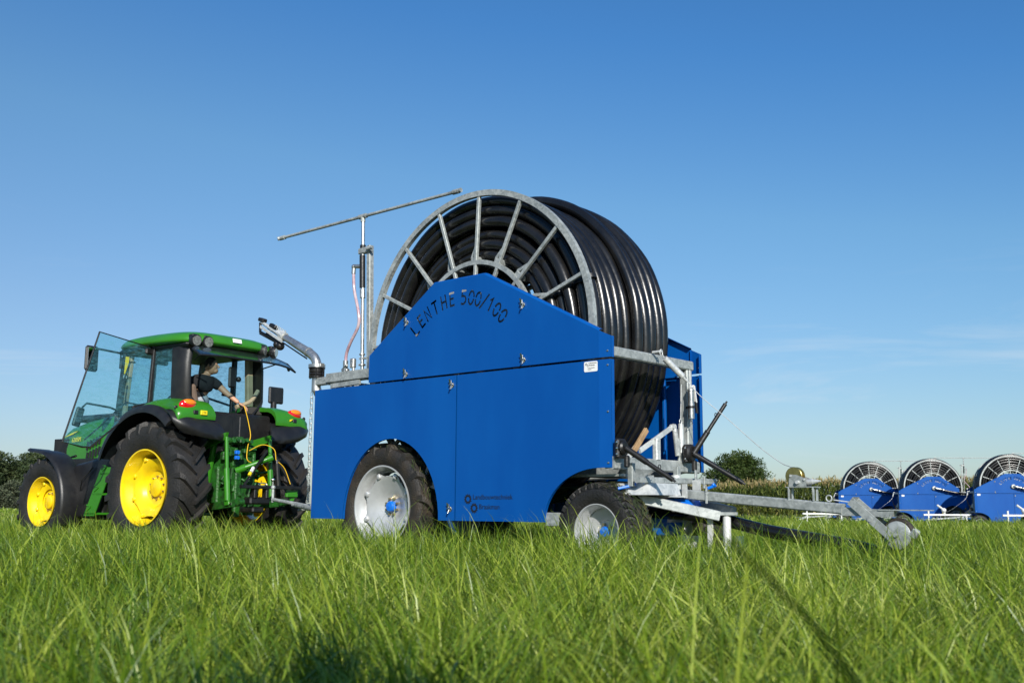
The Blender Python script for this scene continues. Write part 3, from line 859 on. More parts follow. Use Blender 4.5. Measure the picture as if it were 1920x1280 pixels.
    mb.cyl((1.955, 0.69, 0.575), (1.955, 0.83, 0.575), 0.013, 10); mb.cyl((1.955, 0.692, 0.575), (1.955, 0.702, 0.575), 0.022, 8)
    mb.build('tow_fork', M['galv'], db)
    wh = bpy.data.objects.new('jack_wheel', None); COL.objects.link(wh); wh.parent = db
    mb = MB(); mb.lathe([(0.085, -0.032), (0.118, -0.030), (0.130, -0.015), (0.132, 0.0), (0.130, 0.015), (0.118, 0.030), (0.085, 0.032)], (2.155, 0.76, 0.455), 'y', 36)
    mb.build('tyre', M['rubber'], wh)
    mb = MB(); mb.lathe([(0.001, -0.036), (0.04, -0.040), (0.10, -0.037), (0.106, -0.033), (0.10, 0.0), (0.106, 0.033), (0.10, 0.037), (0.001, 0.036)], (2.155, 0.76, 0.455), 'y', 36)
    mb.cyl((2.155, 0.68, 0.455), (2.155, 0.84, 0.455), 0.014, 10); mb.box((2.28, 0.75, 0.47), (0.05, 0.06, 0.07), m=Matrix.Rotation(0.6, 3, 'Y'), bev=0.008)
    mb.build('wheel_disc', M['galv'], wh)
    mb = MB()
    for x in (1.27, 1.485):
        for yy in (0.728, 0.792): mb.bar((x, yy, 0.715), (x, yy, 0.825), 0.008, 0.030, up=(0, 1, 0))
    mb.box((1.38, 0.76, 0.825), (0.27, 0.085, 0.008), bev=0.002)
    pl = [(1.275, 0.83), (1.43, 0.83), (1.43, 0.893), (1.35, 0.925), (1.285, 0.930)]
    mb.prism(pl, (), 'xz', 0.715, 0.720); mb.prism(pl, (), 'xz', 0.80, 0.805)
    wn = mb.build('winch', M['galv'], db)
    mb = MB()
    mb.lathe([(0.001, -0.002), (0.070, -0.002), (0.075, 0.003), (0.062, 0.006), (0.025, 0.008), (0.025, 0.05), (0.062, 0.052), (0.075, 0.056), (0.070, 0.06), (0.001, 0.06)], (1.315, 0.730, 0.915), 'y', 36)
    mb.build('winch_drum', M['brass'], wn)
    mb = MB(); mb.cyl((1.42, 0.76, 0.865), (1.47, 0.76, 0.870), 0.022, 12); mb.cyl((1.47, 0.76, 0.870), (1.54, 0.75, 0.873), 0.020, 12, 0.006); mb.cyl((1.36, 0.715, 0.865), (1.36, 0.69, 0.865), 0.015, 12)
    for (x, z) in ((1.295, 0.915), (1.415, 0.885)): mb.cyl((x, 0.715, z), (x, 0.706, z), 0.008, 6)
    mb.build('winch_gear', M['galv2'], wn)
    mb = MB()
    lp = [(1.61 + 0.024 * math.cos(2 * PI * i / 14), 0.74, 0.735 + 0.024 * math.sin(2 * PI * i / 14)) for i in range(14)]
    mb.tube(lp, 0.005, 8, closed=True, up=(0, 1, 0))
    mb.bar((1.64, 0.77, 0.722), (1.80, 0.80, 0.700), 0.045, 0.008)
    mb.build('tow_eye', M['galv2'], db)
    # --- winding guide, springs
    bar('guide_stand', (0.0, 0.70, 1.08), (0.0, 0.70, 1.27), 0.05, 0.065, m='galv2', up=(0, 1, 0))
    mb = MB()
    mb.bar((-0.02, 0.46, 1.15), (-0.02, 1.02, 1.405), 0.02, 0.045); mb.cyl((-0.04, 1.0, 1.395), (0.01, 1.0, 1.395), 0.026, 12); mb.cyl((-0.05, 0.70, 1.26), (0.03, 0.70, 1.26), 0.014, 10)
    mb.bar((-0.05, 0.20, 0.98), (-0.05, 0.50, 1.23), 0.02, 0.05)
    mb.build('guide_lever', M['galv2'], t)
    mb = MB(); mb.bar((-0.03, 0.36, 1.12), (-0.03, 0.585, 1.345), 0.03, 0.05); mb.build('wooden_block', M['mud'], t)
    def spring(p, q, r, turns, wire):
        p = Vector(p); q = Vector(q); ax = (q - p).normalized(); a_ = ax.orthogonal().normalized(); b_ = ax.cross(a_); n = turns * 12
        pts = [p + (q - p) * (i / n) + a_ * r * math.cos(2 * PI * i / 12) + b_ * r * math.sin(2 * PI * i / 12) for i in range(n + 1)]
        return MB().tube(pts, wire, 6)
    spring((0.0, 1.005, 1.375), (0.02, 1.02, 1.13), 0.022, 24, 0.0045).build('coil_spring', M['galv2'], t)
    mb = MB(); mb.cyl((0.0, 1.11, 1.16), (0.0, 1.11, 1.43), 0.026, 14); mb.tube([(0.0, 1.11 + .02 * math.cos(x), 1.45 + .025 * math.sin(x)) for x in [i * PI / 5 for i in range(10)]], 0.005, 6, closed=True, up=(1, 0, 0))
    mb.cyl((0.0, 1.11, 1.47), (0.02, 1.10, 1.80), 0.004, 6)
    mb.build('tension_spring', M['galv2'], t)
    mb = MB(); mb.cyl((0.0, 0.66, 2.055), (0.10, 0.66, 2.055), 0.012, 10)
    mb.tube([(0.085, 0.67 + .02 * math.cos(x), 2.045 + .03 * math.sin(x)) for x in [i * PI / 5 for i in range(10)]], 0.005, 6, closed=True, up=(1, 0, 0))
    mb.cyl((0.10, 0.70, 1.995), (0.18, 0.87, 1.84), 0.029, 16); mb.tube([(0.09, 0.68, 2.03), (0.10, 0.69, 2.0)], 0.006, 6); mb.cyl((0.18, 0.87, 1.84), (0.20, 0.92, 1.795), 0.013, 10)
    mb.build('hook_spring', M['galv2'], t)
    cab = [(0.20, 0.92, 1.80), (0.30, 0.98, 1.66), (0.55, 1.0, 1.45), (0.90, 0.93, 1.18), (1.14, 0.85, 1.035), (1.24, 0.80, 1.00), (1.30, 0.76, 0.985)]
    MB().tube(spline(cab, 6), 0.0035, 6).build('winch_cable', M['galv2'], t)
    # --- hose guide arms
    for (y, up_) in ((1.13, True), (0.055, False)):
        mb = MB()
        hr = 1.0 if up_ else 0.72
        mb.lathe([(0.001, 0.05), (0.07 * hr, 0.05), (0.085 * hr, 0.065), (0.085 * hr, 0.10), (0.065 * hr, 0.115), (0.001, 0.115)], (0, y, 1.155), 'x', 14)
        mb.box((0.06, y + 0.0, 1.15), (0.05, 0.13, 0.17), bev=0.015)
        mb.box((0.12, y + 0.01, 1.04), (0.04, 0.05, 0.10), bev=0.01)
        dx, dy, dz = (0.42, 0.15, -0.27) if up_ else (0.40, 0.10, -0.27)
        b0 = Vector((0.12, y, 1.15)); b1 = b0 + Vector((dx, dy, dz))
        mb.cyl(b0, b0 + (b1 - b0) * 0.45, 0.026, 12); mb.cyl(b0 + (b1 - b0) * 0.4, b1, 0.021, 12); mb.cyl(b1, b1 + (b1 - b0) * 0.05, 0.010, 8)
        q = b0 + (b1 - b0) * 0.72
        mb.tube([q + Vector((0, 0.018 * math.cos(x), 0.035 + 0.018 * math.sin(x))) for x in [i * PI / 5 for i in range(10)]], 0.004, 6, closed=True, up=(1, 0, 0))
        if up_:
            b2 = Vector((0.34, 1.35, 1.615))
            mb.cyl(b0, b0 + (b2 - b0) * 0.45, 0.026, 12); mb.cyl(b0 + (b2 - b0) * 0.4, b2, 0.019, 12); mb.cyl(b2, b2 + (b2 - b0) * 0.05, 0.009, 8)
            q = b0 + (b2 - b0) * 0.75
            mb.tube([q + Vector((0, -0.03 + 0.018 * math.cos(x), 0.01 + 0.018 * math.sin(x))) for x in [i * PI / 5 for i in range(10)]], 0.004, 6, closed=True, up=(1, 0, 0))
        g = mb.build('guide_arm', M['blackm'], t)
        mb = MB()
        for (yy, zz) in ((-0.07, 1.20), (-0.07, 1.15), (-0.07, 1.10), (0.05, 1.07)):
            mb.sphere((0.075, y + yy, zz), 0.011, 8, 6)
        build_each(mb, 'arm_bolt', M['chrome'], g)
    mb = MB(); mb.box((0.0, 1.12, 1.17), (0.02, 0.12, 0.24), bev=0.004); mb.build('arm_bracket', M['galv'], t)
    # inner bracing of the far panel
    bar('panel_brace', (-0.25, 1.45, 1.93), (-1.6, 1.45, 1.93), 0.03, 0.03, m='blue')
    bar('panel_brace', (-0.40, 1.45, 1.0), (-0.40, 1.45, 1.92), 0.03, 0.03, m='blue', up=(0, 1, 0))
    # --- far side feed pipe through the reel axle
    mb = MB()
    mb.cyl((CX, 1.50, CZ - 0.0), (CX, 1.64, CZ), 0.075, 18)
    mb.tube(spline([(CX, 1.62, CZ), (CX - 0.10, 1.67, CZ - 0.02), (CX - 0.25, 1.67, CZ - 0.06)], 6), 0.06, 14)
    for k in (0.27, 0.42): mb.cyl((CX - k, 1.67, CZ - 0.06 - (k - .25) * .25), (CX - k - 0.04, 1.67, CZ - 0.07 - (k - .25) * .25), 0.085, 16)
    mb.build('feed_elbow', M['alu'], t)
    MB().tube(spline([(CX - 0.25, 1.67, CZ - 0.06), (CX - 0.9, 1.70, CZ - 0.22), (CX - 1.6, 1.68, CZ - 0.30), (CX - 2.2, 1.50, CZ - 0.28)], 8), 0.058, 14).build('feed_hose', M['hose'], t)
    # --- sprinkler gun at the back
    mb = MB()
    gx, gy = -4.17, 0.10
    mb.cyl((gx, gy, 1.93), (gx, gy, 2.09), 0.052, 20)
    mb.tube(spline([(gx - 0.0, gy, 1.98), (gx + 0.03, gy + 0.03, 1.88), (gx + 0.12, gy + 0.12, 1.80), (gx + 0.3, gy + 0.3, 1.74)], 5), 0.050, 14)
    gun = mb.build('gun_riser', M['alu'], t)
    mb = MB()
    mb.lathe([(0.05, 2.085), (0.088, 2.085), (0.088, 2.10), (0.070, 2.105), (0.078, 2.125), (0.070, 2.14), (0.078, 2.15), (0.080, 2.185), (0.095, 2.19), (0.095, 2.20), (0.05, 2.20)], (gx, gy, 0), 'z', 28)
    for k in range(6):
        a = k * PI / 3 + 0.3; mb.cyl((gx + 0.088 * math.cos(a), gy + 0.088 * math.sin(a), 2.075), (gx + 0.088 * math.cos(a), gy + 0.088 * math.sin(a), 2.20), 0.008, 6)
    mb.build('swivel_bearing', M['blackm'], gun)
    mb = MB()
    E0 = Vector((gx, gy, 2.20)); dr = Vector((-1.04, 0, 0.505)).normalized()
    mb.lathe([(0.05, 2.20), (0.095, 2.20), (0.095, 2.235), (0.06, 2.24), (0.05, 2.24)], (gx, gy, 0), 'z', 28)
    mb.box((gx + 0.07, gy, 2.225), (0.06, 0.06, 0.04), bev=0.005)
    path = spline([E0, (gx - 0.01, gy, 2.26), (gx - 0.05, gy, 2.32), (gx - 0.13, gy, 2.375)], 6)
    end = Vector((gx - 0.13, gy, 2.375)) + dr * 0.60
    mb.tube(path + [end], 0.048, 18, scale=[1.1] * len(path) + [0.80])
    q = Vector((gx - 0.13, gy, 2.375)) + dr * 0.03
    mb.cyl(q, q + dr * 0.02, 0.058, 18)
    b = mb.build('gun_barrel', M['alu'], gun)
    mb = MB()
    side_ = Vector((0, 1, 0)); upv = dr.cross(Vector((0, -1, 0))).normalized()
    if upv.z < 0: upv = -upv
    for yy in (-0.055, 0.055):
        mb.bar(end - dr * 0.10 + side_ * yy - upv * 0.045, end + dr * 0.40 + side_ * yy - upv * 0.035, 0.012, 0.03)
        mb.bar(end - dr * 0.04 + side_ * yy + upv * 0.01, end + dr * 0.26 + side_ * yy + upv * 0.015, 0.012, 0.02)
    mb.cyl(end - dr * 0.05, end + dr * 0.03, 0.055, 18); mb.cyl(end, end + dr * 0.12, 0.042, 18, 0.030)
    mb.cyl(end + dr * 0.25, end + dr * 0.48, 0.026, 14, 0.018)
    for k in range(7): mb.cyl(end + dr * (-0.03 + 0.035 * k) + upv * 0.03, end + dr * (-0.03 + 0.035 * k) + upv * 0.075, 0.006, 6)
    mb.build('nozzle', M['galv2'], gun)
    mb = MB()
    mb.box(end + dr * 0.22 + upv * 0.035, (0.13, 0.06, 0.05), m=dr.to_track_quat('X', 'Z').to_matrix(), bev=0.012)
    mb.box(end + dr * 0.47 + upv * 0.03, (0.11, 0.07, 0.045), m=(dr + upv * -0.15).to_track_quat('X', 'Z').to_matrix(), bev=0.01)
    mb.bar(end + dr * 0.05 - upv * 0.10, end + dr * 0.44 - upv * 0.12, 0.02, 0.045); mb.bar(end + dr * 0.44 - upv * 0.12, end + dr * 0.50 - upv * 0.01, 0.02, 0.03)
    mb.sphere(end - dr * 0.02 - upv * 0.125, 0.052); mb.sphere(end + dr * 0.05 - upv * 0.13, 0.045); mb.cyl(end + dr * 0.0 - upv * 0.09, end + dr * 0.24 - upv * 0.09, 0.032, 12)
    mb.cyl(end + dr * 0.24 - upv * 0.09, end + dr * 0.30 - upv * 0.09, 0.026, 10)
    mb.build('drive_arm', M['blackm'], gun)
    MB().tube([end - dr * 0.05 - upv * 0.07, q - upv * 0.075], 0.009, 8).build('control_rod', M['blackm'], gun)
    # --- turbine spray boom mast
    by = 0.40
    mb = MB()
    mb.bar((-3.62, by, 2.05), (-3.68, by, 3.60), 0.055, 0.03, up=(0, 1, 0)); mb.bar((-3.60, by + .02, 2.05), (-3.655, by + .02, 3.60), 0.012, 0.05, up=(0, 1, 0))
    mb.box((-3.74, by, 3.55), (0.20, 0.06, 0.07), bev=0.01); mb.cyl((-3.66, by - .05, 3.55), (-3.56, by - .05, 3.55), 0.018, 10)
    mb.box((-3.70, by, 2.30), (0.16, 0.03, 0.02)); 
    mast = mb.build('boom_mast', M['galv'], t)
    mb = MB()
    mb.cyl((-3.735, by, 2.10), (-3.795, by, 3.94), 0.021, 14); mb.cyl((-3.735, by, 2.06), (-3.738, by, 2.17), 0.036, 14)
    mb.cyl((-3.742, by, 2.22), (-3.7425, by, 2.235), 0.042, 14); mb.cyl((-3.745, by, 2.34), (-3.7455, by, 2.355), 0.034, 14)
    mb.cyl((-3.765, by, 3.00), (-3.772, by, 3.10), 0.031, 14)
    mb.build('boom_riser', M['alu'], mast)
    mb = MB(); mb.cyl((-3.774, by, 3.12), (-3.79, by, 3.50), 0.034, 14); mb.cyl((-3.785, by, 3.59), (-3.786, by, 3.62), 0.034, 14); mb.build('rubber_sleeve', M['blackm'], mast)
    mb = MB()
    mb.cyl((-5.34, by, 3.965), (-2.27, by, 3.965), 0.0185, 12)
    mb.cyl((-3.86, by, 3.965), (-3.74, by, 3.965), 0.028, 12); mb.cyl((-3.797, by, 3.90), (-3.797, by, 3.965), 0.028, 12)
    mb.cyl((-5.38, by, 3.965), (-5.28, by, 3.965), 0.027, 10); mb.cyl((-5.37, by, 3.965), (-5.39, by - .03, 3.955), 0.024, 10)
    mb.cyl((-2.34, by, 3.965), (-2.25, by, 3.965), 0.027, 10); mb.cyl((-2.27, by, 3.965), (-2.22, by, 3.97), 0.025, 10)
    mb.build('spray_boom', M['galv'], mast)
    mb = MB()
    mb.cyl((-3.78, by, 3.37), (-3.90, by - .02, 3.385), 0.024, 12); mb.sphere((-3.91, by - .02, 3.38), 0.030); mb.cyl((-3.91, by - .02, 3.38), (-3.915, by - .02, 3.30), 0.025, 12)
    mb.cyl((-4.03, by, 2.10), (-4.03, by, 2.30), 0.030, 12); mb.box((-4.03, by, 2.19), (0.10, 0.05, 0.035), bev=0.008); mb.cyl((-4.09, by, 2.20), (-3.96, by - .04, 2.24), 0.012, 8)
    mb.box((-3.90, by, 2.26), (0.07, 0.05, 0.11), bev=0.01); mb.cyl((-3.89, by, 2.08), (-3.89, by, 2.21), 0.018, 10)
    build_each(mb, 'valve_fitting', M['alu'], mast)
    MB().tube(spline([(-3.915, by - .02, 3.32), (-3.89, by - .02, 3.10), (-3.80, by - .03, 2.85), (-3.79, by - .03, 2.68), (-3.93, by - .02, 2.50), (-4.02, by, 2.38), (-4.03, by, 2.26)], 8), 0.018, 12).build('feed_tube', M['clearhose'], mast)
    # --- rear tow frame
    mb = MB()
    mb.cyl((-3.6, 0.30, 0.50), (-5.62, 0.98, 0.665), 0.030, 14); mb.cyl((-3.6, 1.45, 0.60), (-5.70, 1.10, 0.655), 0.030, 14)
    mb.cyl((-5.55, 1.03, 0.665), (-6.22, 1.06, 0.735), 0.024, 12); mb.box((-5.62, 1.04, 0.665), (0.16, 0.16, 0.035), bev=0.01)
    mb.cyl((-5.2, 1.2, 0.66), (-5.62, 1.02, 0.60), 0.016, 10)
    mb.cyl((-6.22, 1.06, 0.70), (-6.22, 1.06, 0.88), 0.018, 12); mb.sphere((-6.22, 1.06, 0.89), 0.030)
    mb.build('tow_frame', M['galv'], t)
    return t

main = reel_machine((0.8502, 9.1, 0), R(48.577 - 90), 'large blue hose reel irrigator in the centre, coupled behind the green tractor', 'blue hose reel irrigators on the field')

# ------------------------------------------------------------------ tractor (local: x to the REAR, y from the near side across, z up)
TY = 1.05
def mir(p): return (p[0], 2 * TY - p[1], p[2])
def tractor():
    t = thing('tractor', 'green tractor with yellow wheels and its glass door swung open', 'tractor', (-4.861, 14.2, 0), R(53 - 90))
    def B(nm, mb, m, par=None, lab=None, **k):
        o = mb.build(nm, M[m] if isinstance(m, str) else m, par or t, **k)
        if lab: o['label'] = lab
        return o
    # wheels
    for (y, o_) in ((0.19, -1), (2 * TY - 0.19, 1)):
        dished_wheel(t, (0, y, 0.885), 0.87, 0.495, 0.50, o_, lug_tyre(0.88, 0.495, 0.50, 20, 0.060, (0, 0, 0), chev=1, lugw=0.062, sweep=0.46), M['yellow'], M['yellow'], M['rubber2'], -0.02, 0.12, 0.15, 10, wave=0.13, deep=-0.11)
        dished_wheel(t, (-2.59, y + (0.0 if o_ < 0 else 0), 0.695), 0.66, 0.355, 0.38, o_, lug_tyre(0.665, 0.355, 0.38, 18, 0.038, (0, 0, 0), chev=-1, lugw=0.052, sweep=0.42), M['yellow'], M['yellow'], M['rubber2'], 0.0, 0.10, 0.13, 8, wave=0.13, deep=-0.06)
    # chassis, gearbox, rear axle
    mb = MB()
    mb.box((-1.3, TY, 0.80), (2.9, 0.42, 0.42), bev=0.06); mb.box((0.15, TY, 0.92), (0.75, 0.50, 0.62), bev=0.06)
    mb.cyl((0, 0.30, 0.885), (0, 1.80, 0.885), 0.13, 20); mb.cyl((0, 0.44, 0.885), (0, 0.75, 0.885), 0.19, 20, 0.16); mb.cyl((0, 1.35, 0.885), (0, 1.66, 0.885), 0.16, 20, 0.19)
    mb.cyl((-2.59, 0.2, 0.695), (-2.59, 1.9, 0.695), 0.085, 16); mb.box((-2.59, TY, 0.78), (0.3, 0.5, 0.3), bev=0.05)
    mb.box((-3.5, TY, 0.86), (0.4, 0.5, 0.35), bev=0.05)
    B('chassis', mb, 'greenf')
    # hood
    mb = MB()
    secs = [(-1.40, 0.42, 1.12, 2.02), (-2.0, 0.41, 1.12, 2.00), (-2.7, 0.37, 1.10, 1.94), (-3.2, 0.33, 1.08, 1.86), (-3.48, 0.28, 1.08, 1.74), (-3.62, 0.22, 1.10, 1.52)]
    V = []; k = 0
    for (x, hw, z0, z1) in secs:
        ring = [(-hw, z0), (-hw, z0 + (z1 - z0) * 0.55), (-hw * 0.93, z1 - 0.09), (-hw * 0.70, z1 - 0.02), (0, z1), (hw * 0.70, z1 - 0.02), (hw * 0.93, z1 - 0.09), (hw, z0 + (z1 - z0) * 0.55), (hw, z0)]
        k = len(ring); V += [(x, TY + a, b) for a, b in ring]
    F = [(i * k + q, i * k + q + 1, (i + 1) * k + q + 1, (i + 1) * k + q) for i in range(len(secs) - 1) for q in range(k - 1)]
    F += [tuple(range(k)), tuple(range((len(secs) - 1) * k, len(secs) * k))[::-1]]
    mb.add(V, F)
    hood = B('hood', mb, 'green', angle=50)
    mb = MB()
    for i in range(5):
        for j in range(2):
            mb.box((-2.15 - i * 0.085, TY - 0.412 + 0.004 * i, 1.46 + j * 0.16 - 0.02 * i), (0.05, 0.012, 0.13), m=Matrix.Rotation(0.18, 3, 'Y'), bev=0.003)
    mb.box((-2.5, TY - 0.405, 1.27), (1.3, 0.02, 0.16), bev=0.008); mb.box((-3.25, TY - 0.33, 1.50), (0.45, 0.03, 0.35), rz=0.16, bev=0.01)
    B('side_grille', mb, 'plastic', hood)
    mb = MB()
    text_on(mb, '6205M', 0.100, (-2.98, TY - 0.372, 1.610), (0.995, -0.06, 0.03), (0.0, 0.05, 1), depth=0.002)
    mb.prism([(-3.30, 1.680), (-2.98, 1.770), (-2.85, 1.785), (-3.0, 1.735)], (), 'xz', TY - 0.352, TY - 0.335)
    B('hood_decal', mb, 'decal', hood, smooth=False)
    mb = MB(); mb.box((-2.4, TY, 2.0), (1.9, 0.30, 0.10), bev=0.03); mb.box((-1.55, TY, 1.95), (0.32, 0.86, 0.30), bev=0.05)
    B('cowl', mb, 'plastic')
    mb = MB(); mb.box((-3.55, TY, 0.95), (0.35, 0.75, 0.55), bev=0.04); B('front_weight', mb, 'green')
    # cab lower body, floor
    mb = MB()
    mb.box((-0.55, TY, 1.27), (1.55, 1.36, 0.10), bev=0.02)
    mb.box((0.32, TY, 1.70), (0.26, 1.34, 0.46), bev=0.03); mb.box((0.43, TY - 0.28, 1.72), (0.08, 0.52, 0.34), bev=0.012); mb.box((0.43, TY + 0.35, 1.72), (0.06, 0.5, 0.34), bev=0.012)
    mb.box((-1.30, TY, 1.60), (0.12, 1.20, 0.66), bev=0.03)
    B('cab_body', mb, 'plastic')
    # fenders
    for side in (0, 1):
        f = (lambda p: p) if side == 0 else mir
        mb = MB(); n = 30
        V = []
        prof = lambda a: [(1.05, 0.36), (1.075, 0.10), (1.095, 0.02), (1.10, -0.03), (1.085, -0.085), (1.03, -0.115), (0.985, -0.115), (0.99, -0.10), (1.05, -0.05), (1.02, 0.36)]
        a0, a1 = 158, 52
        for i in range(n + 1):
            a = R(a0 + (a1 - a0) * i / n)
            for (r, y) in prof(a):
                V.append(f((r * math.cos(a) * (1.0 if math.cos(a) < 0 else 0.90), y, 0.885 + r * math.sin(a))))
        k = 10
        F = [(i * k + q, i * k + (q + 1) % k, (i + 1) * k + (q + 1) % k, (i + 1) * k + q) for i in range(n) for q in range(k)]
        F += [tuple(range(k)), tuple(range(n * k, (n + 1) * k))[::-1]]
        mb.add(V, F)
        # rear flap, full width, rounded outer corner
        V = []
        rows = [(0.64, 1.83, -0.10, 0.56), (0.74, 1.77, -0.115, 0.60), (0.80, 1.68, -0.11, 0.64), (0.83, 1.59, -0.05, 0.67), (0.82, 1.53, 0.06, 0.66)]
        m_ = 9
        for (x, z, ya, yb) in rows:
            for q in range(m_):
                u = q / (m_ - 1)
                V.append(f((x - 0.10 * (abs(u - 0.5) * 2) ** 3 * (1 if u < .5 else .3), ya + (yb - ya) * u, z + 0.06 * (1 - u) ** 2 - 0.02 * u)))
        nr = len(rows)
        V2 = [(v[0] - 0.02, v[1], v[2] - 0.012) for v in V]
        F = [(i * m_ + q, i * m_ + q + 1, (i + 1) * m_ + q + 1, (i + 1) * m_ + q) for i in range(nr - 1) for q in range(m_ - 1)]
        F2 = [tuple(nr * m_ + x for x in fc[::-1]) for fc in F]
        edge = [q for q in range(m_)] + [i * m_ + m_ - 1 for i in range(1, nr)] + [(nr - 1) * m_ + q for q in range(m_ - 2, -1, -1)] + [i * m_ for i in range(nr - 2, 0, -1)]
        F3 = [(edge[i], edge[(i + 1) % len(edge)], nr * m_ + edge[(i + 1) % len(edge)], nr * m_ + edge[i]) for i in range(len(edge))]
        mb.add(V + V2, F + F2 + F3)
        # inner splash wall
        pl = [(-0.95, 1.25), (-0.2, 1.25), (0.45, 1.25), (0.75, 1.5)] + [(1.06 * math.cos(R(a)) * 0.9, 0.885 + 1.06 * math.sin(R(a))) for a in range(50, 92, 8)] + [(1.06 * math.cos(R(a)), 0.885 + 1.06 * math.sin(R(a))) for a in range(98, 160, 8)]
        if side == 0: mb.prism(pl, (), 'xz', 0.40, 0.43)
        else: mb.prism(pl, (), 'xz', 2 * TY - 0.43, 2 * TY - 0.40)
        fd = B('rear_fender', mb, 'plastic', angle=50)
        # green fender top
        V = []
        rows = []
        for i in range(11):
            a = R(138 - i * 6.2)
            rg = 1.112 + 0.040 * math.sin(PI * min(1, i / 8) * 0.5)
            rows.append((rg * math.cos(a), 0.885 + rg * math.sin(a), 0.03, 0.46, 0.06))
        rows += [(0.36, 2.000, 0.02, 0.46, 0.055), (0.50, 1.990, -0.01, 0.48, 0.055), (0.60, 1.965, -0.04, 0.50, 0.05), (0.67, 1.925, -0.06, 0.51, 0.04), (0.715, 1.875, -0.065, 0.52, 0.03), (0.735, 1.825, -0.05, 0.53, 0.015)]
        V = []; m_ = 10
        for (x, z, ya, yb, hh) in rows:
            for q in range(m_):
                u = q / (m_ - 1)
                V.append(f((x + hh * 0.5 * math.sin(PI * u) * (1 if x > .55 else 0), ya + (yb - ya) * u, z + hh * math.sin(PI * min(1, u * 1.1) * 0.6) - 0.03 * (1 - u) ** 4)))
        nr = len(rows)
        F = [(i * m_ + q, i * m_ + q + 1, (i + 1) * m_ + q + 1, (i + 1) * m_ + q) for i in range(nr - 1) for q in range(m_ - 1)]
        V2 = [(v[0] * 0.985, v[1], v[2] - 0.06) for v in V]
        edge = [q for q in range(m_)] + [i * m_ + m_ - 1 for i in range(1, nr)] + [(nr - 1) * m_ + q for q in range(m_ - 2, -1, -1)] + [i * m_ for i in range(nr - 2, 0, -1)]
        F3 = [(edge[i], edge[(i + 1) % len(edge)], nr * m_ + edge[(i + 1) % len(edge)], nr * m_ + edge[i]) for i in range(len(edge))]
        mb = MB(); mb.add(V + V2, F + F3)
        g = B('fender_top', mb, 'green', fd, angle=60)
        mb = MB(); mb.sphere(f((0.650, 0.135, 1.950)), 0.078, 20, 12, (0.75, 1.70, 1.05)); tl = B('tail_light', mb, 'red', g, angle=80)
        mb = MB(); mb.sphere(f((0.655, 0.150 if side == 0 else 0.12, 1.985)), 0.078, 18, 10, (0.75, 1.45, 0.66)); B('indicator_lens', mb, 'orange', tl, angle=80)
        mb = MB(); mb.box(f((0.742, 0.20, 1.862)), (0.03, 0.07, 0.05), bev=0.006); mb.sphere(f((0.66, -0.05, 1.91)), 0.028, 10, 7, (0.5, 1, 1)); build_each(mb, 'socket', M['plastic'], g)
        mb = MB()
        if side == 0: mb.box((0.748, 0.325, 1.862), (0.022, 0.10, 0.06), bev=0.004)
        else: mb.prism([(1.80, 1.875), (1.86, 1.885), (1.83, 1.86), (1.80, 1.845)], (), 'yz', 0.752, 0.760)
        dc = B('warning_decal', mb, 'decal', g)
        if side == 0:
            mb = MB(); text_on(mb, '/ T9', 0.035, (0.7605, 0.295, 1.850), (0, 1, 0), (0, 0, 1), depth=0.001); B('decal_print', mb, 'cut', dc, smooth=False)
    # front fenders
    for side in (0, 1):
        f = (lambda p: p) if side == 0 else mir
        mb = MB(); V = []; n = 20
        pr = [(0.0, 0.24), (0.012, -0.06), (-0.01, -0.10), (-0.035, -0.105), (-0.035, -0.095), (-0.012, -0.06), (-0.02, 0.24)]
        for i in range(n + 1):
            a = R(104 - i * 6.4)
            r = 0.755 + (0.03 if i == 0 else 0) + 0.03 * max(0, 3 - i) / 3
            for (dr_, y) in pr:
                rr = r + dr_
                V.append(f((-2.59 + rr * math.cos(a) * (1 if a < PI / 2 else 1.25), y, 0.68 + rr * math.sin(a))))
        k = len(pr)
        F = [(i * k + q, i * k + (q + 1) % k, (i + 1) * k + (q + 1) % k, (i + 1) * k + q) for i in range(n) for q in range(k)]
        F += [tuple(range(k)), tuple(range(n * k, (n + 1) * k))[::-1]]
        mb.add(V, F)
        ff = B('front_fender', mb, 'plastic', angle=50)
        mb = MB()
        mb.tube([f((-2.59, 0.30, 0.8)), f((-2.45, 0.36, 1.35)), f((-2.30, 0.36, 1.37))], 0.02, 8); mb.tube([f((-2.3, 0.40, 0.8)), f((-1.95, 0.30, 0.95))], 0.02, 8)
        B('fender_bracket', mb, 'blackm', ff)
    # fuel tank and steps
    for side in (0, 1):
        f = (lambda p: p) if side == 0 else mir
        mb = MB()
        P = [(-1.98, 0.13, 0.48), (-1.30, 0.20, 0.44), (-1.30, 0.80, 0.44), (-1.98, 0.80, 0.48), (-2.02, 0.16, 1.22), (-1.12, 0.22, 1.36), (-1.12, 0.80, 1.40), (-1.98, 0.80, 1.36)]
        b_ = bmesh.new()
        for p in P: b_.verts.new(f(p))
        bmesh.ops.convex_hull(b_, input=b_.verts)
        bmesh.ops.bevel(b_, geom=b_.edges[:], offset=0.05, segments=3, affect='EDGES', profile=0.6)
        b_.verts.index_update()
        mb.add([v.co.copy() for v in b_.verts], [[v.index for v in q.verts] for q in b_.faces]); b_.free()
        mb.tube([f((-1.78, 0.15, 0.85)), f((-1.72, 0.13, 1.0)), f((-1.50, 0.16, 1.18))], 0.010, 6)
        tk = B('fuel_tank', mb, 'plastic')
        mb = MB()
        for dy in (0.06, 0.40):
            mb.hexa([f(p) for p in [(-1.50, dy, 0.50), (-1.24, dy, 0.50), (-1.24, dy + 0.012, 0.50), (-1.50, dy + 0.012, 0.50), (-1.14, dy, 1.17), (-0.88, dy, 1.17), (-0.88, dy + 0.012, 1.17), (-1.14, dy + 0.012, 1.17)]])
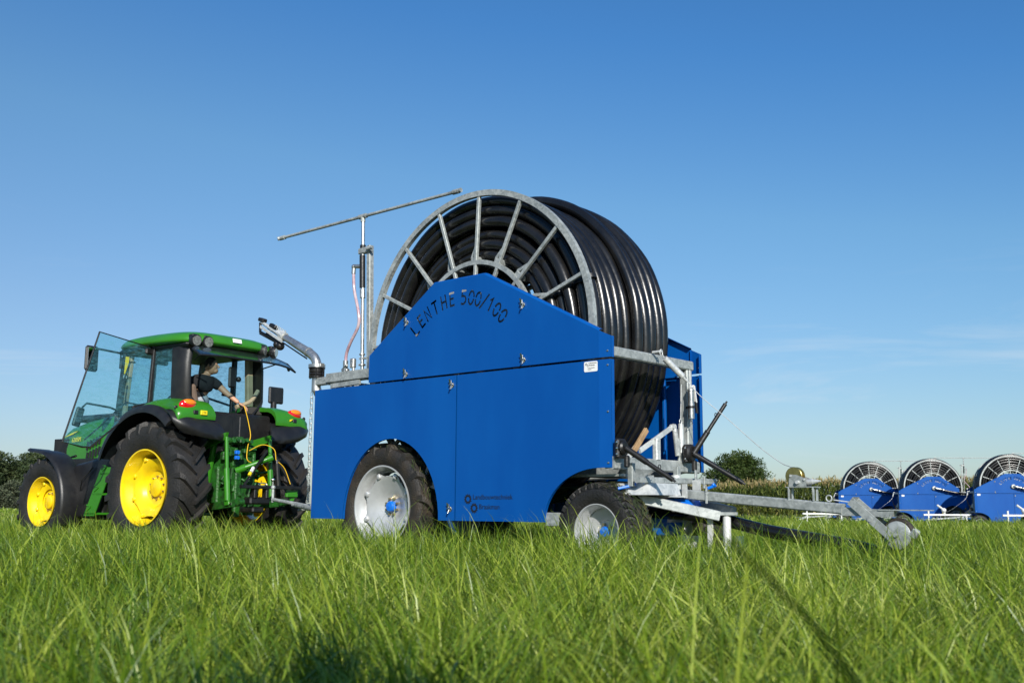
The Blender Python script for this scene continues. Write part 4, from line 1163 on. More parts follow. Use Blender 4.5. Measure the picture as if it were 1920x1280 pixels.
        for (x, z) in ((-1.36, 0.53), (-1.20, 0.80), (-1.03, 1.08)):
            mb.box(f((x, 0.23, z)), (0.25, 0.34, 0.03), bev=0.004)
            mb.bar(f((x - 0.07, 0.055, z + 0.04)), f((x + 0.04, 0.055, z + 0.10)), 0.012, 0.02); mb.bar(f((x - 0.07, 0.055, z + 0.12)), f((x + 0.04, 0.055, z + 0.10)), 0.012, 0.02)
        B('steps', mb, 'green')
    # cab pillars
    cy0, cy1 = 0.34, 2 * TY - 0.34
    for side in (0, 1):
        f = (lambda p: p) if side == 0 else mir
        mb = MB()
        mb.bar(f((-1.38, cy0 + 0.06, 1.42)), f((-1.18, cy0 + 0.04, 2.90)), 0.075, 0.09, up=(0, 1, 0))
        a_ = B('front_pillar', mb, 'plastic')
        mb = MB(); mb.bar(f((-1.31, cy0 + 0.11, 1.50)), f((-1.12, cy0 + 0.09, 2.86)), 0.07, 0.05, up=(0, 1, 0)); B('pillar_trim', mb, 'beige', a_)
        mb = MB(); mb.bar(f((-0.50, cy0, 1.98)), f((-0.46, cy0 + 0.02, 2.90)), 0.055, 0.075, up=(0, 1, 0)); B('door_pillar', mb, 'plastic')
        # wide curved rear corner
        mb = MB()
        V = []; prof_ = [(-0.03, 0.0), (0.12, 0.0), (0.22, 0.02), (0.28, 0.075), (0.275, 0.10), (0.19, 0.06), (0.08, 0.05), (-0.03, 0.05)]
        lv = [(1.93, 0.22, 0.10), (2.02, 0.10, 0.05), (2.14, 0.02, 0.0), (2.6, -0.03, 0.0), (2.90, -0.05, 0.02)]
        for (z, wx, wy) in lv:
            for (x, y) in prof_:
                V.append(f((x + wx * 0.3, cy0 + y + (wy * 2.2 if x > 0.15 else 0), z)))
        k = len(prof_)
        F = [(i * k + q, i * k + (q + 1) % k, (i + 1) * k + (q + 1) % k, (i + 1) * k + q) for i in range(len(lv) - 1) for q in range(k)]
        F += [tuple(range(k)), tuple(range((len(lv) - 1) * k, len(lv) * k))[::-1]]
        mb.add(V, F); B('rear_pillar', mb, 'plastic', angle=60)
        # side rear window
        mb = MB(); a, b = (cy0 + 0.012, cy0 + 0.020) if side == 0 else (cy1 - 0.020, cy1 - 0.012)
        mb.prism([(-0.46, 2.0), (0.0, 2.0), (-0.02, 2.86), (-0.44, 2.86)], (), 'xz', a, b); B('side_window', mb, 'glass', smooth=False)
    mb = MB(); mb.bar((0.02, cy1 - 0.10, 2.0), (-0.02, cy1 - 0.12, 2.88), 0.08, 0.10, up=(0, 1, 0)); mb.tube(spline([(0.30, 1.20, 2.03), (0.30, 1.45, 2.13), (0.26, cy1 - 0.15, 2.30)], 5), 0.030, 8)
    B('corner_trim', mb, 'beige')
    # far side door and windscreen panes
    mb = MB(); mb.prism([(-1.36, 1.5), (-0.52, 1.75), (-0.48, 2.86), (-1.17, 2.86)], (), 'xz', cy1 - 0.02, cy1 - 0.012); d2 = B('cab_door', mb, 'glass', smooth=False, lab='closed glass door on the far side')
    mb = MB(); mb.tube([(-1.36, cy1, 1.5), (-0.52, cy1, 1.75), (-0.48, cy1, 2.86), (-1.17, cy1, 2.86)], 0.016, 8, closed=True, up=(0, 1, 0)); mb.cyl((-0.62, cy1, 2.3), (-0.62, cy1 - 0.1, 2.3), 0.02, 8); B('door_frame', mb, 'blackm', d2)
    mb = MB(); mb.hexa([(-1.36, cy0 + 0.08, 1.95), (-1.35, cy0 + 0.08, 1.95), (-1.35, cy1 - 0.08, 1.95), (-1.36, cy1 - 0.08, 1.95), (-1.21, cy0 + 0.08, 2.86), (-1.20, cy0 + 0.08, 2.86), (-1.20, cy1 - 0.08, 2.86), (-1.21, cy1 - 0.08, 2.86)]); B('windscreen', mb, 'glass', smooth=False)
    mb = MB(); mb.bar((-1.33, 1.40, 1.98), (-1.22, 1.42, 2.84), 0.05, 0.05, up=(0, 1, 0)); B('exhaust_stack', mb, 'blackm')
    # roof
    mb = MB(); V = []
    def se(u, hx, hy, p=4.5):
        a = 2 * PI * u; ca, sa = math.cos(a), math.sin(a)
        return hx * math.copysign(abs(ca) ** (2 / p), ca), hy * math.copysign(abs(sa) ** (2 / p), sa)
    lev = [(0.90, 0.90, 2.862), (0.985, 0.98, 2.872), (1.0, 1.0, 2.90), (0.99, 0.985, 2.94), (0.95, 0.93, 2.99), (0.82, 0.78, 3.035), (0.5, 0.45, 3.06), (0.02, 0.02, 3.068)]
    n = 56
    for (fx, fy, z) in lev:
        for i in range(n):
            x, y = se(i / n, 0.94 * fx, 0.83 * fy)
            V.append((-0.47 + x, TY + y, z - 0.02 * max(0, x) - (0.05 * max(0, -x - 0.5) if z > 2.9 else 0)))
    F = [(i * n + q, i * n + (q + 1) % n, (i + 1) * n + (q + 1) % n, (i + 1) * n + q) for i in range(len(lev) - 1) for q in range(n)]
    F.append(tuple(range(n))[::-1]); F.append(tuple(range((len(lev) - 1) * n, len(lev) * n)))
    mb.add(V, F); roof = B('roof', mb, 'green', angle=60)
    mb = MB(); mb.box((-0.50, TY, 2.835), (1.62, 1.46, 0.07), bev=0.03); B('roof_lining', mb, 'plastic', roof)
    mb = MB(); mb.box((0.476, TY - 0.02, 2.935), (0.012, 0.15, 0.06), bev=0.003, m=Matrix.Rotation(-0.25, 3, 'Y')); B('roof_label', mb, 'sticker', roof)
    for (y, back) in ((0.37, 0), (0.565, 0), (1.53, 1), (1.73, 1)):
        mb = MB(); xx = 0.40
        d = Vector((1, 0.0, -0.12)).normalized() if not back else Vector((0.9, 0.55, -0.12)).normalized()
        c = Vector((xx, y, 2.87))
        mb.tube([c - d * 0.06, c - d * 0.03, c + d * 0.03, c + d * 0.055], 0.085, 18, scale=[0.5, 0.85, 1, 0.95])
        mb.box(c + Vector((-0.02, 0, 0.06)), (0.10, 0.10, 0.05), bev=0.01)
        wl = B('work_light', mb, 'plastic')
        mb = MB(); mb.tube([c + d * 0.056, c + d * 0.064], 0.068, 18); B('lamp_lens', mb, 'lens', wl)
    # open rear window hatch
    mb = MB(); V = []; n = 16
    for i in range(n + 1):
        u = i / n; y = 0.16 + u * (1.80 - 0.16)
        e = abs(u - 0.5) * 2; dz = (-0.075 if u > .5 else -0.015) * e ** 4
        V += [(0.40, 0.42 + u * 1.28, 2.80), (0.66, y, 2.715 + dz * 0.5), (0.88 - 0.05 * e ** 4, y, 2.625 + dz)]
    F = [(i * 3 + q, i * 3 + q + 1, (i + 1) * 3 + q + 1, (i + 1) * 3 + q) for i in range(n) for q in range(2)]
    V2 = [(v[0], v[1], v[2] + 0.008) for v in V]; mb.add(V + V2, F + [tuple(x + len(V) for x in q[::-1]) for q in F])
    ht = B('rear_hatch', mb, 'glass2', fix=False)
    mb = MB(); edge = [V[0], V[1]] + [V[i * 3 + 2] for i in range(n + 1)] + [V[n * 3 + 1], V[n * 3]]
    mb.tube(edge, 0.014, 8); mb.cyl((0.30, 0.46, 2.62), (0.58, 0.38, 2.70), 0.010, 8); mb.cyl((0.30, 1.64, 2.62), (0.58, 1.74, 2.70), 0.010, 8)
    mb.sphere((0.62, 1.86, 2.62), 0.03, 10, 8, (0.6, 1, 1.3)); B('hatch_frame', mb, 'blackm', ht)
    # open near door, hinged at the door pillar
    A = Vector((-0.50, 0.36, 2.83)); P = [A, Vector((-0.54, -0.47, 2.96)), Vector((-0.56, -0.885, 1.46)), Vector((-0.56, -0.60, 1.405)), Vector((-0.55, -0.49, 1.41)), Vector((-0.50, 0.12, 1.95)), Vector((-0.50, 0.33, 1.99))]
    mb = MB(); V = [p for p in P] + [p + Vector((0.008, 0, 0)) for p in P]; n = len(P)
    mb.add(V, [tuple(range(n)), tuple(range(2 * n - 1, n - 1, -1))] + [(i, (i + 1) % n, n + (i + 1) % n, n + i) for i in range(n)])
    dr_ = B('cab_door', mb, 'glass', smooth=False, lab='glass door swung wide open on the near side')
    mb = MB(); mb.tube([p + Vector((0.004, 0, 0)) for p in P], 0.0125, 8, closed=True, up=(1, 0, 0)); B('door_frame', mb, 'blackm', dr_)
    mb = MB()
    mb.box((-0.50, 0.30, 2.78), (0.06, 0.16, 0.09), bev=0.02); mb.box((-0.50, 0.20, 1.99), (0.06, 0.26, 0.09), bev=0.02, m=Matrix.Rotation(0.25, 3, 'X'))
    mb.tube([(-0.58, -0.62, 1.93), (-0.60, -0.55, 1.99), (-0.60, -0.20, 1.96), (-0.60, -0.10, 1.93)], 0.014, 8)
    mb.tube([(-0.60, -0.10, 1.93), (-0.60, 0.04, 2.05), (-0.56, 0.26, 2.02)], 0.014, 8)
    mb.tube([(-0.60, -0.10, 1.93), (-0.60, -0.35, 1.68), (-0.60, -0.55, 1.50)], 0.010, 8)
    mb.tube([(-0.60, -0.10, 1.93), (-0.62, -0.02, 2.30), (-0.66, 0.10, 2.62), (-0.7, 0.2, 2.63)], 0.014, 8)
    mb.box((-0.60, -0.66, 1.80), (0.05, 0.11, 0.26), m=Matrix.Rotation(-0.25, 3, 'X'), bev=0.015)
    B('door_handle', mb, 'blackm', dr_)
    mb = MB(); mb.bar((-1.12, 0.34, 2.5), (-1.10, 0.34, 2.76), 0.006, 0.055, up=(0, 1, 0)); wd_ = B('warning_decal', mb, 'decal')
    mb = MB(); mb.bar((-1.125, 0.335, 2.45), (-1.12, 0.335, 2.5), 0.007, 0.05, up=(0, 1, 0)); B('decal_footer', mb, 'sticker', wd_)
    mb = MB(); mb.tube([(-1.0, 0.30, 2.05), (-0.98, 0.27, 2.10), (-0.96, 0.27, 2.28), (-1.0, 0.30, 2.33)], 0.012, 8); B('grab_handle', mb, 'blackm')
    # interior
    mb = MB(); mb.box((-0.30, 0.98, 1.62), (0.50, 0.50, 0.24), bev=0.06); mb.box((-0.22, 0.98, 1.38), (0.3, 0.3, 0.3), bev=0.03); mb.box((-0.50, 0.98, 1.95), (0.12, 0.48, 0.60), bev=0.05)
    st_ = B('driver_seat', mb, 'interior')
    mb = MB(); mb.box((0.12, 0.60, 2.16), (0.13, 0.09, 0.30), m=Matrix.Rotation(0.25, 3, 'X'), bev=0.03); B('armrest', mb, 'brownseat', st_)
    mb = MB(); mb.box((-1.12, TY, 1.80), (0.24, 0.50, 0.42), bev=0.05); mb.box((0.20, 1.55, 2.0), (0.16, 0.30, 0.12), bev=0.02)
    mb.cyl((0.18, 1.30, 1.95), (0.18, 1.29, 2.12), 0.012, 8); mb.sphere((0.18, 1.29, 2.13), 0.026, 10, 8, (1, 1, 1.4)); mb.box((-0.9, 0.75, 2.72), (0.06, 0.26, 0.10), bev=0.02)
    mb.cyl((-1.0, TY, 2.0), (-0.86, TY, 2.06), 0.03, 10)
    B('dashboard', mb, 'interior')
    mb = MB(); mb.tube([(-0.84 + 0.05 * math.sin(i * PI / 12) * -1, TY + 0.2 * math.cos(i * PI / 12), 2.07 + 0.19 * math.sin(i * PI / 12)) for i in range(24)], 0.014, 8, closed=True, up=(1, 0, 0)); B('steering_wheel', mb, 'plastic')
    mb = MB(); mb.box((0.18, 1.20, 2.46), (0.05, 0.13, 0.30), bev=0.03); mb.sphere((0.20, 1.30, 2.44), 0.04); B('monitor', mb, 'plastic')
    # mirrors
    for side in (0, 1):
        mb = MB()
        if side == 0:
            mb.box((-1.08, -0.235, 2.665), (0.07, 0.22, 0.36), rz=0.15, bev=0.03)
            o = B('wing_mirror', mb, 'plastic')
            mb = MB(); mb.tube([(-1.10, -0.16, 2.82), (-1.12, 0.24, 2.80), (-1.14, 0.27, 2.62)], 0.016, 8); mb.box((-1.14, 0.30, 2.66), (0.05, 0.10, 0.16), bev=0.01); B('mirror_arm', mb, 'blackm', o)
            mb = MB(); mb.box((-1.043, -0.235, 2.665), (0.004, 0.17, 0.30), rz=0.15, bev=0.001); B('mirror_glass', mb, mat('mirror_glass', (0.55, 0.58, 0.58), 0.05, metal=1.0), o)
        else:
            mb.box((-1.0, 3.02, 2.43), (0.06, 0.30, 0.27), bev=0.02)
            o = B('wing_mirror', mb, 'plastic')
            mb = MB(); mb.cyl((-1.0, 2.98, 2.32), (-1.0, 2.98, 2.16), 0.05, 12); mb.tube([(-1.0, 2.98, 2.18), (-1.05, 2.4, 2.15), (-1.15, 1.75, 2.3)], 0.018, 8); B('mirror_arm', mb, 'blackm', o)
    # rear linkage
    mb = MB()
    r_ = random.Random(5)
    mb.box((0.50, TY, 1.02), (0.35, 0.46, 0.75), bev=0.05)
    mb.box((0.62, 0.86, 1.20), (0.26, 0.05, 0.50), m=Matrix.Rotation(0.2, 3, 'Y'), bev=0.012); mb.box((0.62, 1.22, 1.20), (0.22, 0.05, 0.45), bev=0.012)
    mb.box((0.70, 0.92, 0.80), (0.16, 0.10, 0.60), bev=0.015); mb.box((0.66, 1.18, 0.80), (0.16, 0.10, 0.55), bev=0.015)
    for i in range(26):
        mb.box((0.62 + r_.uniform(-.08, .16), TY + r_.uniform(-.30, .28), 1.10 + r_.uniform(-.25, .45)), (r_.uniform(.05, .12), r_.uniform(.04, .12), r_.uniform(.04, .12)), m=Matrix.Rotation(r_.uniform(-1, 1), 3, r_.choice('XYZ')), bev=0.01)
    for i in range(14):
        p = Vector((0.72 + r_.uniform(-.05, .12), TY + r_.uniform(-.3, .25), 1.2 + r_.uniform(-.4, .38)))
        mb.cyl(p, p + Vector((r_.uniform(-.03, .1), r_.uniform(-.16, .16), r_.uniform(-.12, .12))), r_.uniform(.014, .032), 10)
    B('rear_casting', mb, 'greenf')
    mb = MB()
    for i in range(5):
        y = 0.80 + i * 0.075
        mb.cyl((0.70, y, 1.50 + 0.02 * (i % 2)), (0.80, y, 1.52 + 0.02 * (i % 2)), 0.028, 12)
        mb.box((0.66, y, 1.52), (0.10, 0.06, 0.09), bev=0.01)
    B('hydraulic_couplers', mb, 'greenf')
    mb = MB()
    for z in (1.36, 1.29): mb.cyl((0.86, 0.80, z), (0.90, 0.80, z), 0.026, 12); mb.box((0.87, 0.80, z), (0.04, 0.06, 0.05), bev=0.006)
    build_each(mb, 'coupler_cap', M['bluehub'], t)
    for side in (0, 1):
        f = (lambda p: p) if side == 0 else mir
        mb = MB()
        yy = 0.62 if side == 0 else 0.70
        mb.hexa([f(p) for p in [(0.35, yy, 1.40), (0.82, yy, 1.52), (0.82, yy + .04, 1.52), (0.35, yy + .04, 1.40), (0.35, yy, 1.54), (0.86, yy, 1.62), (0.86, yy + .04, 1.62), (0.35, yy + .04, 1.54)]])
        B('lift_arm', mb, 'green')
        mb = MB()
        mb.cyl(f((0.84, yy + .02, 1.56)), f((0.88, yy + .02, 1.12)), 0.026, 12); mb.cyl(f((0.87, yy + .02, 1.14)), f((0.92, yy + .02, 0.72)), 0.040, 14)
        mb.bar(f((0.89, yy + .02, 0.98)), f((0.92, yy + .02, 0.66)), 0.035, 0.085, up=(1, 0, 0))
        B('lift_rod', mb, 'green')
        mb = MB(); mb.bar(f((0.30, yy + .10, 0.62)), f((1.18, yy + .02, 0.70)), 0.03, 0.10); mb.cyl(f((1.17, yy - .02, 0.70)), f((1.17, yy + .07, 0.70)), 0.045, 14)
        B('lower_link', mb, 'greenf')
        mb = MB(); mb.cyl(f((0.25, yy + .16, 0.74)), f((0.42, yy + .14, 1.48)), 0.045, 14); B('lift_cylinder', mb, 'green')
    mb = MB(); mb.cyl((0.80, 0.98, 1.16), (1.0, 1.22, 1.28), 0.035, 14); mb.cyl((0.72, 0.92, 1.12), (0.82, 1.0, 1.17), 0.05, 12); mb.cyl((1.0, 1.22, 1.28), (1.05, 1.27, 1.31), 0.045, 14); B('top_link', mb, 'green')
    mb = MB()
    mb.bar((1.15, 0.66, 0.90), (1.15, 1.70, 0.90), 0.045, 0.045); mb.bar((1.12, 0.74, 0.92), (1.0, 1.20, 1.40), 0.03, 0.03); mb.bar((1.14, 1.56, 0.90), (1.05, 1.28, 1.36), 0.03, 0.035)
    mb.cyl((1.12, 1.32, 0.92), (1.10, 1.30, 1.22), 0.032, 12); mb.cyl((1.10, 1.30, 1.22), (1.09, 1.30, 1.27), 0.02, 10)
    mb.box((1.05, 1.02, 0.72), (0.16, 0.34, 0.10), bev=0.02); mb.box((0.95, 1.02, 0.60), (0.30, 0.20, 0.08), bev=0.02); mb.box((1.10, 0.92, 0.82), (0.10, 0.05, 0.14), bev=0.01); mb.box((1.10, 1.12, 0.82), (0.10, 0.05, 0.14), bev=0.01)
    hf = B('hitch_frame', mb, 'blackm')
    mb = MB(); mb.bar((1.085, 0.875, 1.10), (1.07, 0.925, 1.16), 0.034, 0.034); B('hitch_label', mb, 'sticker', hf)
    mb = MB(); mb.bar((1.095, 0.835, 1.05), (1.085, 0.868, 1.09), 0.034, 0.034); B('hitch_label', mb, 'decal', hf, 'yellow band on the frame strut')
    mb = MB(); mb.tube(spline([(1.08, 1.30, 1.26), (1.05, 1.28, 1.42), (0.9, 1.2, 1.48), (0.75, 1.1, 1.4)], 6), 0.005, 8); mb.tube(spline([(1.09, 1.31, 1.26), (1.12, 1.42, 1.16), (1.16, 1.50, 0.95)], 6), 0.005, 8); B('hydraulic_hose', mb, 'cord')
    mb = MB()
    mb.cyl((0.95, 0.66, 0.68), (1.0, 0.66, 0.68), 0.03, 12); mb.cyl((1.17, 1.18, 0.90), (1.17, 1.18, 0.99), 0.016, 10); mb.sphere((1.17, 1.18, 1.0), 0.027)
    lk = [(1.18 + 0.0, 1.0 + 0.075 * math.cos(i * PI / 8), 0.935 + 0.018 * math.sin(i * PI / 8)) for i in range(16)]; mb.tube(lk, 0.008, 6, closed=True, up=(1, 0, 0))
    build_each(mb, 'hitch_pin', M['chrome'], t)
    mb = MB(); mb.box((1.12, 1.56, 0.80), (0.05, 0.20, 0.06), bev=0.01); mb.hexa([(1.10, 1.48, 0.86), (1.12, 1.68, 0.86), (1.12, 1.68, 0.87), (1.10, 1.48, 0.87), (1.10, 1.56, 0.72), (1.12, 1.60, 0.72), (1.12, 1.60, 0.73), (1.10, 1.56, 0.73)]); B('link_end', mb, 'green')
    return t
trac = tractor()
TM = Matrix.Translation((-4.861, 14.2, 0)) @ Matrix.Rotation(R(53 - 90), 4, 'Z')
MM = Matrix.Translation((0.8502, 9.1, 0)) @ Matrix.Rotation(R(48.577 - 90), 4, 'Z')

# ------------------------------------------------------------------ driver
def skin_mesh(verts, edges, radii, sub=2, root=0):
    me = bpy.data.meshes.new('sk'); me.from_pydata(verts, edges, [])
    o = bpy.data.objects.new('sk', me); COL.objects.link(o)
    md = o.modifiers.new('s', 'SKIN'); md.use_smooth_shade = True
    for i, r in enumerate(radii):
        sv_ = me.skin_vertices[0].data[i]
        sv_.radius = r if isinstance(r, tuple) else (r, r); sv_.use_root = (i == root)
    s = o.modifiers.new('b', 'SUBSURF'); s.levels = sub; s.render_levels = sub
    bpy.context.view_layer.update()
    m = bpy.data.meshes.new_from_object(o.evaluated_get(bpy.context.evaluated_depsgraph_get()))
    vs = [v.co.copy() for v in m.vertices]; fs = [tuple(p.vertices) for p in m.polygons]
    bpy.data.objects.remove(o); bpy.data.meshes.remove(me); bpy.data.meshes.remove(m)
    return vs, fs
def driver():
    p = thing('person', 'man in black T-shirt leaning out of the cab rear window, holding a yellow cord', 'person', (-4.861, 14.2, 0), R(53 - 90))
    V = [(-0.20, 0.80, 2.02), (-0.14, 0.82, 2.14), (-0.06, 0.84, 2.28), (0.0, 0.86, 2.40), (0.02, 0.89, 2.475), (0.03, 0.91, 2.53),
         (0.02, 0.98, 2.385), (0.07, 1.05, 2.34), (0.17, 1.13, 2.225), (0.29, 1.20, 2.12), (0.335, 1.225, 2.085),
         (-0.05, 0.74, 2.39), (-0.06, 0.66, 2.34), (-0.10, 0.57, 2.16), (0.02, 0.62, 2.03), (0.06, 0.65, 2.0),
         (-0.22, 0.90, 1.97), (-0.28, 0.96, 1.74), (-0.34, 0.96, 1.42), (-0.24, 0.98, 1.36),
         (-0.24, 0.72, 1.97), (-0.40, 0.70, 1.76), (-0.52, 0.70, 1.42), (-0.42, 0.70, 1.36)]
    E = [(0, 1), (1, 2), (2, 3), (3, 4), (4, 5), (3, 6), (6, 7), (7, 8), (8, 9), (9, 10), (3, 11), (11, 12), (12, 13), (13, 14), (14, 15), (0, 16), (16, 17), (17, 18), (18, 19), (0, 20), (20, 21), (21, 22), (22, 23)]
    Rr = [0.13, 0.125, 0.13, 0.10, 0.058, 0.06, 0.068, 0.055, 0.045, 0.034, 0.030, 0.068, 0.055, 0.042, 0.032, 0.03, 0.09, 0.07, 0.05, 0.045, 0.09, 0.07, 0.05, 0.045]
    vs, fs = skin_mesh(V, E, Rr, 2)
    mb = MB(); mb.add(vs, fs)
    # head, turned to the hand
    hb = len(mb.v)
    mb.sphere((0.055, 0.93, 2.60), 0.1, 20, 14, (1.0, 0.82, 1.22))
    mb.sphere((0.095, 0.955, 2.535), 0.058, 14, 9, (1.0, 0.9, 0.8))
    mb.tube([(0.135, 0.975, 2.615), (0.158, 0.985, 2.585), (0.145, 0.98, 2.572)], 0.014, 8, scale=[0.5, 1, 0.9])
    for s in (-1, 1):
        mb.sphere((0.05 - 0.04 * s, 0.93 + 0.078 * s, 2.595), 0.026, 8, 6, (0.8, 0.35, 1.2))
    # hand: palm and five fingers closing on the cord
    h = Vector((0.335, 1.225, 2.085)); d = Vector((0.55, 0.55, -0.45)).normalized(); sd_ = Vector((0.6, -0.75, -0.1)).normalized(); nn = d.cross(sd_).normalized()
    if nn.z > 0: nn = -nn
    mb.box(h + d * 0.045, (0.09, 0.078, 0.03), m=Matrix((d, sd_, nn)).transposed(), bev=0.012)
    for k, (o_, ln, cu) in enumerate(((-0.030, 0.066, 0.55), (-0.010, 0.078, 0.7), (0.010, 0.074, 0.9), (0.029, 0.060, 1.1))):
        a = h + d * 0.085 + sd_ * o_; b = a + (d + nn * cu * 0.35).normalized() * ln * 0.45; c = b + (d + nn * cu * 1.1).normalized() * ln * 0.33; e_ = c + (d + nn * cu * 2.0).normalized() * ln * 0.24
        mb.tube([a, b, c, e_], 0.0092, 8, scale=[1.05, 1, 0.9, 0.7])
    a = h + d * 0.02 - sd_ * 0.038; b = a + (d * 0.7 - sd_ * 0.7 + nn * 0.3) * 0.035; c = b + (d * 0.9 + nn * 0.7) * 0.028
    mb.tube([a, b, c], 0.0115, 8, scale=[1.1, 1, 0.75])
    h2 = Vector((0.06, 0.65, 2.0)); mb.box(h2 + Vector((0.03, 0.01, -0.01)), (0.09, 0.075, 0.03), bev=0.01)
    for k in range(4): mb.tube([h2 + Vector((0.07, -0.028 + k * 0.02, -0.01)), h2 + Vector((0.11, -0.03 + k * 0.021, -0.02)), h2 + Vector((0.13, -0.03 + k * 0.021, -0.045))], 0.009, 6)
    mb.tube([h2 + Vector((0.02, 0.045, -0.01)), h2 + Vector((0.06, 0.065, -0.02))], 0.010, 6)
    body = mb.build('body', M['skin'], p, angle=80)
    mb = MB()
    mb.sphere((0.045, 0.925, 2.615), 0.104, 20, 14, (0.98, 0.84, 1.16))
    for i in range(len(mb.v)):
        v = mb.v[i]
        if v[0] * 0.6 + v[2] < 2.60 + 0.05: mb.v[i] = (v[0] * 0.9 + 0.045 * 0.1, v[1] * 0.9 + 0.925 * 0.1, v[2] * 0.9 + 2.615 * 0.1)
    mb.build('hair', M['hair'], p)
    keep = [1, 2, 3, 4, 6, 7, 11, 12]
    V2 = [(-0.19, 0.80, 2.06), (-0.06, 0.84, 2.28), (0.0, 0.86, 2.40), (0.015, 0.88, 2.45), (0.02, 0.98, 2.385), (0.07, 1.05, 2.34), (0.10, 1.075, 2.295), (-0.05, 0.74, 2.39), (-0.06, 0.66, 2.34), (-0.075, 0.61, 2.26)]
    vs, fs = skin_mesh(V2, [(0, 1), (1, 2), (2, 3), (2, 4), (4, 5), (5, 6), (2, 7), (7, 8), (8, 9)], [0.165, 0.160, 0.118, 0.075, 0.088, 0.075, 0.066, 0.088, 0.075, 0.066], 2)
    MB().add(vs, fs).build('shirt', M['shirt'], p, angle=80)
    V3 = [(-0.20, 0.80, 2.02), (-0.03, 0.90, 2.25), V[16], V[17], V[18], V[20], V[21], V[22]]
    vs, fs = skin_mesh(V3, [(0, 1), (0, 2), (2, 3), (3, 4), (0, 5), (5, 6), (6, 7)], [0.175, 0.172, 0.11, 0.09, 0.07, 0.11, 0.09, 0.07], 2)
    MB().add(vs, fs).build('trousers', M['trouser'], p, angle=80)
    MB().bar((-0.02, 0.72, 2.06), (0.10, 0.92, 2.22), 0.20, 0.10).build('overall_bib', M['trouser'], p) if False else None
driver()
c = MB().tube(spline([TM @ Vector((0.40, 1.255, 2.055)), TM @ Vector((0.47, 1.24, 1.96)), TM @ Vector((0.64, 1.16, 1.78)), TM @ Vector((0.74, 1.12, 1.60)), TM @ Vector((0.78, 1.05, 1.46)), TM @ Vector((0.86, 0.98, 1.28)), TM @ Vector((0.86, 1.08, 1.22))], 6), 0.0055, 8).build('pull_cord', M['cord'])
tag(c, 'yellow cord running from the man\'s hand down to the tractor hydraulics', 'cord')
# chain hanging from the sprinkler gun to the tow frame
def chain():
    a = MM @ Vector((-4.22, 0.08, 1.92)); b = MM @ Vector((-5.28, 0.90, 0.70))
    n = 34; mb = MB()
    pts = []
    for i in range(n + 1):
        u = i / n; p = a.lerp(b, u); p.z -= 0.22 * math.sin(PI * u); pts.append(p)
    for i in range(n):
        p, q = pts[i], pts[i + 1]; d = (q - p); L_ = d.length; d.normalize()
        sx = d.cross(Vector((0, 0, 1)) if i % 2 else Vector((0.4, 0.9, 0.1))).normalized()
        m = (p + q) / 2; hl = L_ * 0.68; hw = 0.014
        lp = []
        for k in range(12):
            t_ = 2 * PI * k / 12
            lp.append(m + d * (hl * 0.55 * (1 if math.cos(t_) > 0 else -1) + math.cos(t_) * hl * 0.35) + sx * hw * math.sin(t_))
        mb.tube(lp, 0.0042, 5, closed=True, up=tuple(d.cross(sx)))
    o = mb.build('chain', M['galv2'])
    tag(o, 'slack steel chain hanging from the sprinkler gun to the tow frame', 'chain')
chain()
# grease gun clipped to the right front post
gg = thing('grease_gun', 'grey grease gun with lever clipped upright on the front post of the reel machine', 'grease gun', MM @ Vector((0.06, 1.20, 1.46)), R(48.577 - 90))
mb = MB(); mb.cyl((0, 0, 0.02), (0, 0, 0.155), 0.030, 20); mb.cyl((0, 0, 0.155), (0, 0, 0.295), 0.028, 20); mb.cyl((0, 0, 0.15), (0, 0, 0.162), 0.033, 20); mb.cyl((0, 0, 0.28), (0, 0, 0.30), 0.033, 20); mb.cyl((0, 0, 0.0), (0, 0, 0.02), 0.012, 10)
mb.tube([(0.0, -0.025 + 0.0, -0.03), (0, 0.025, -0.03), (0, 0, 0.01)], 0.004, 6, closed=True, up=(1, 0, 0))
mb.build('barrel', M['alu'], gg)
mb = MB(); mb.bar((0, -0.02, 0.315), (0, 0.05, 0.335), 0.02, 0.02); mb.bar((0, 0.05, 0.335), (0.0, 0.085, 0.18), 0.016, 0.028, up=(1, 0, 0)); mb.cyl((0, -0.01, 0.30), (0, -0.01, 0.48), 0.005, 6); mb.build('lever', M['whitep'], gg)
mb = MB(); mb.cyl((0.0, 0.085, 0.19), (0.0, 0.10, 0.08), 0.014, 12); mb.build('grip', M['blackm'], gg)
mb = MB(); mb.lathe([(0.031, 0.12), (0.036, 0.12), (0.036, 0.14), (0.031, 0.14)], (0, 0, 0), 'z', 20); mb.box((-0.03, 0.02, 0.13), (0.06, 0.03, 0.02)); mb.build('clip', M['blackm'], gg)

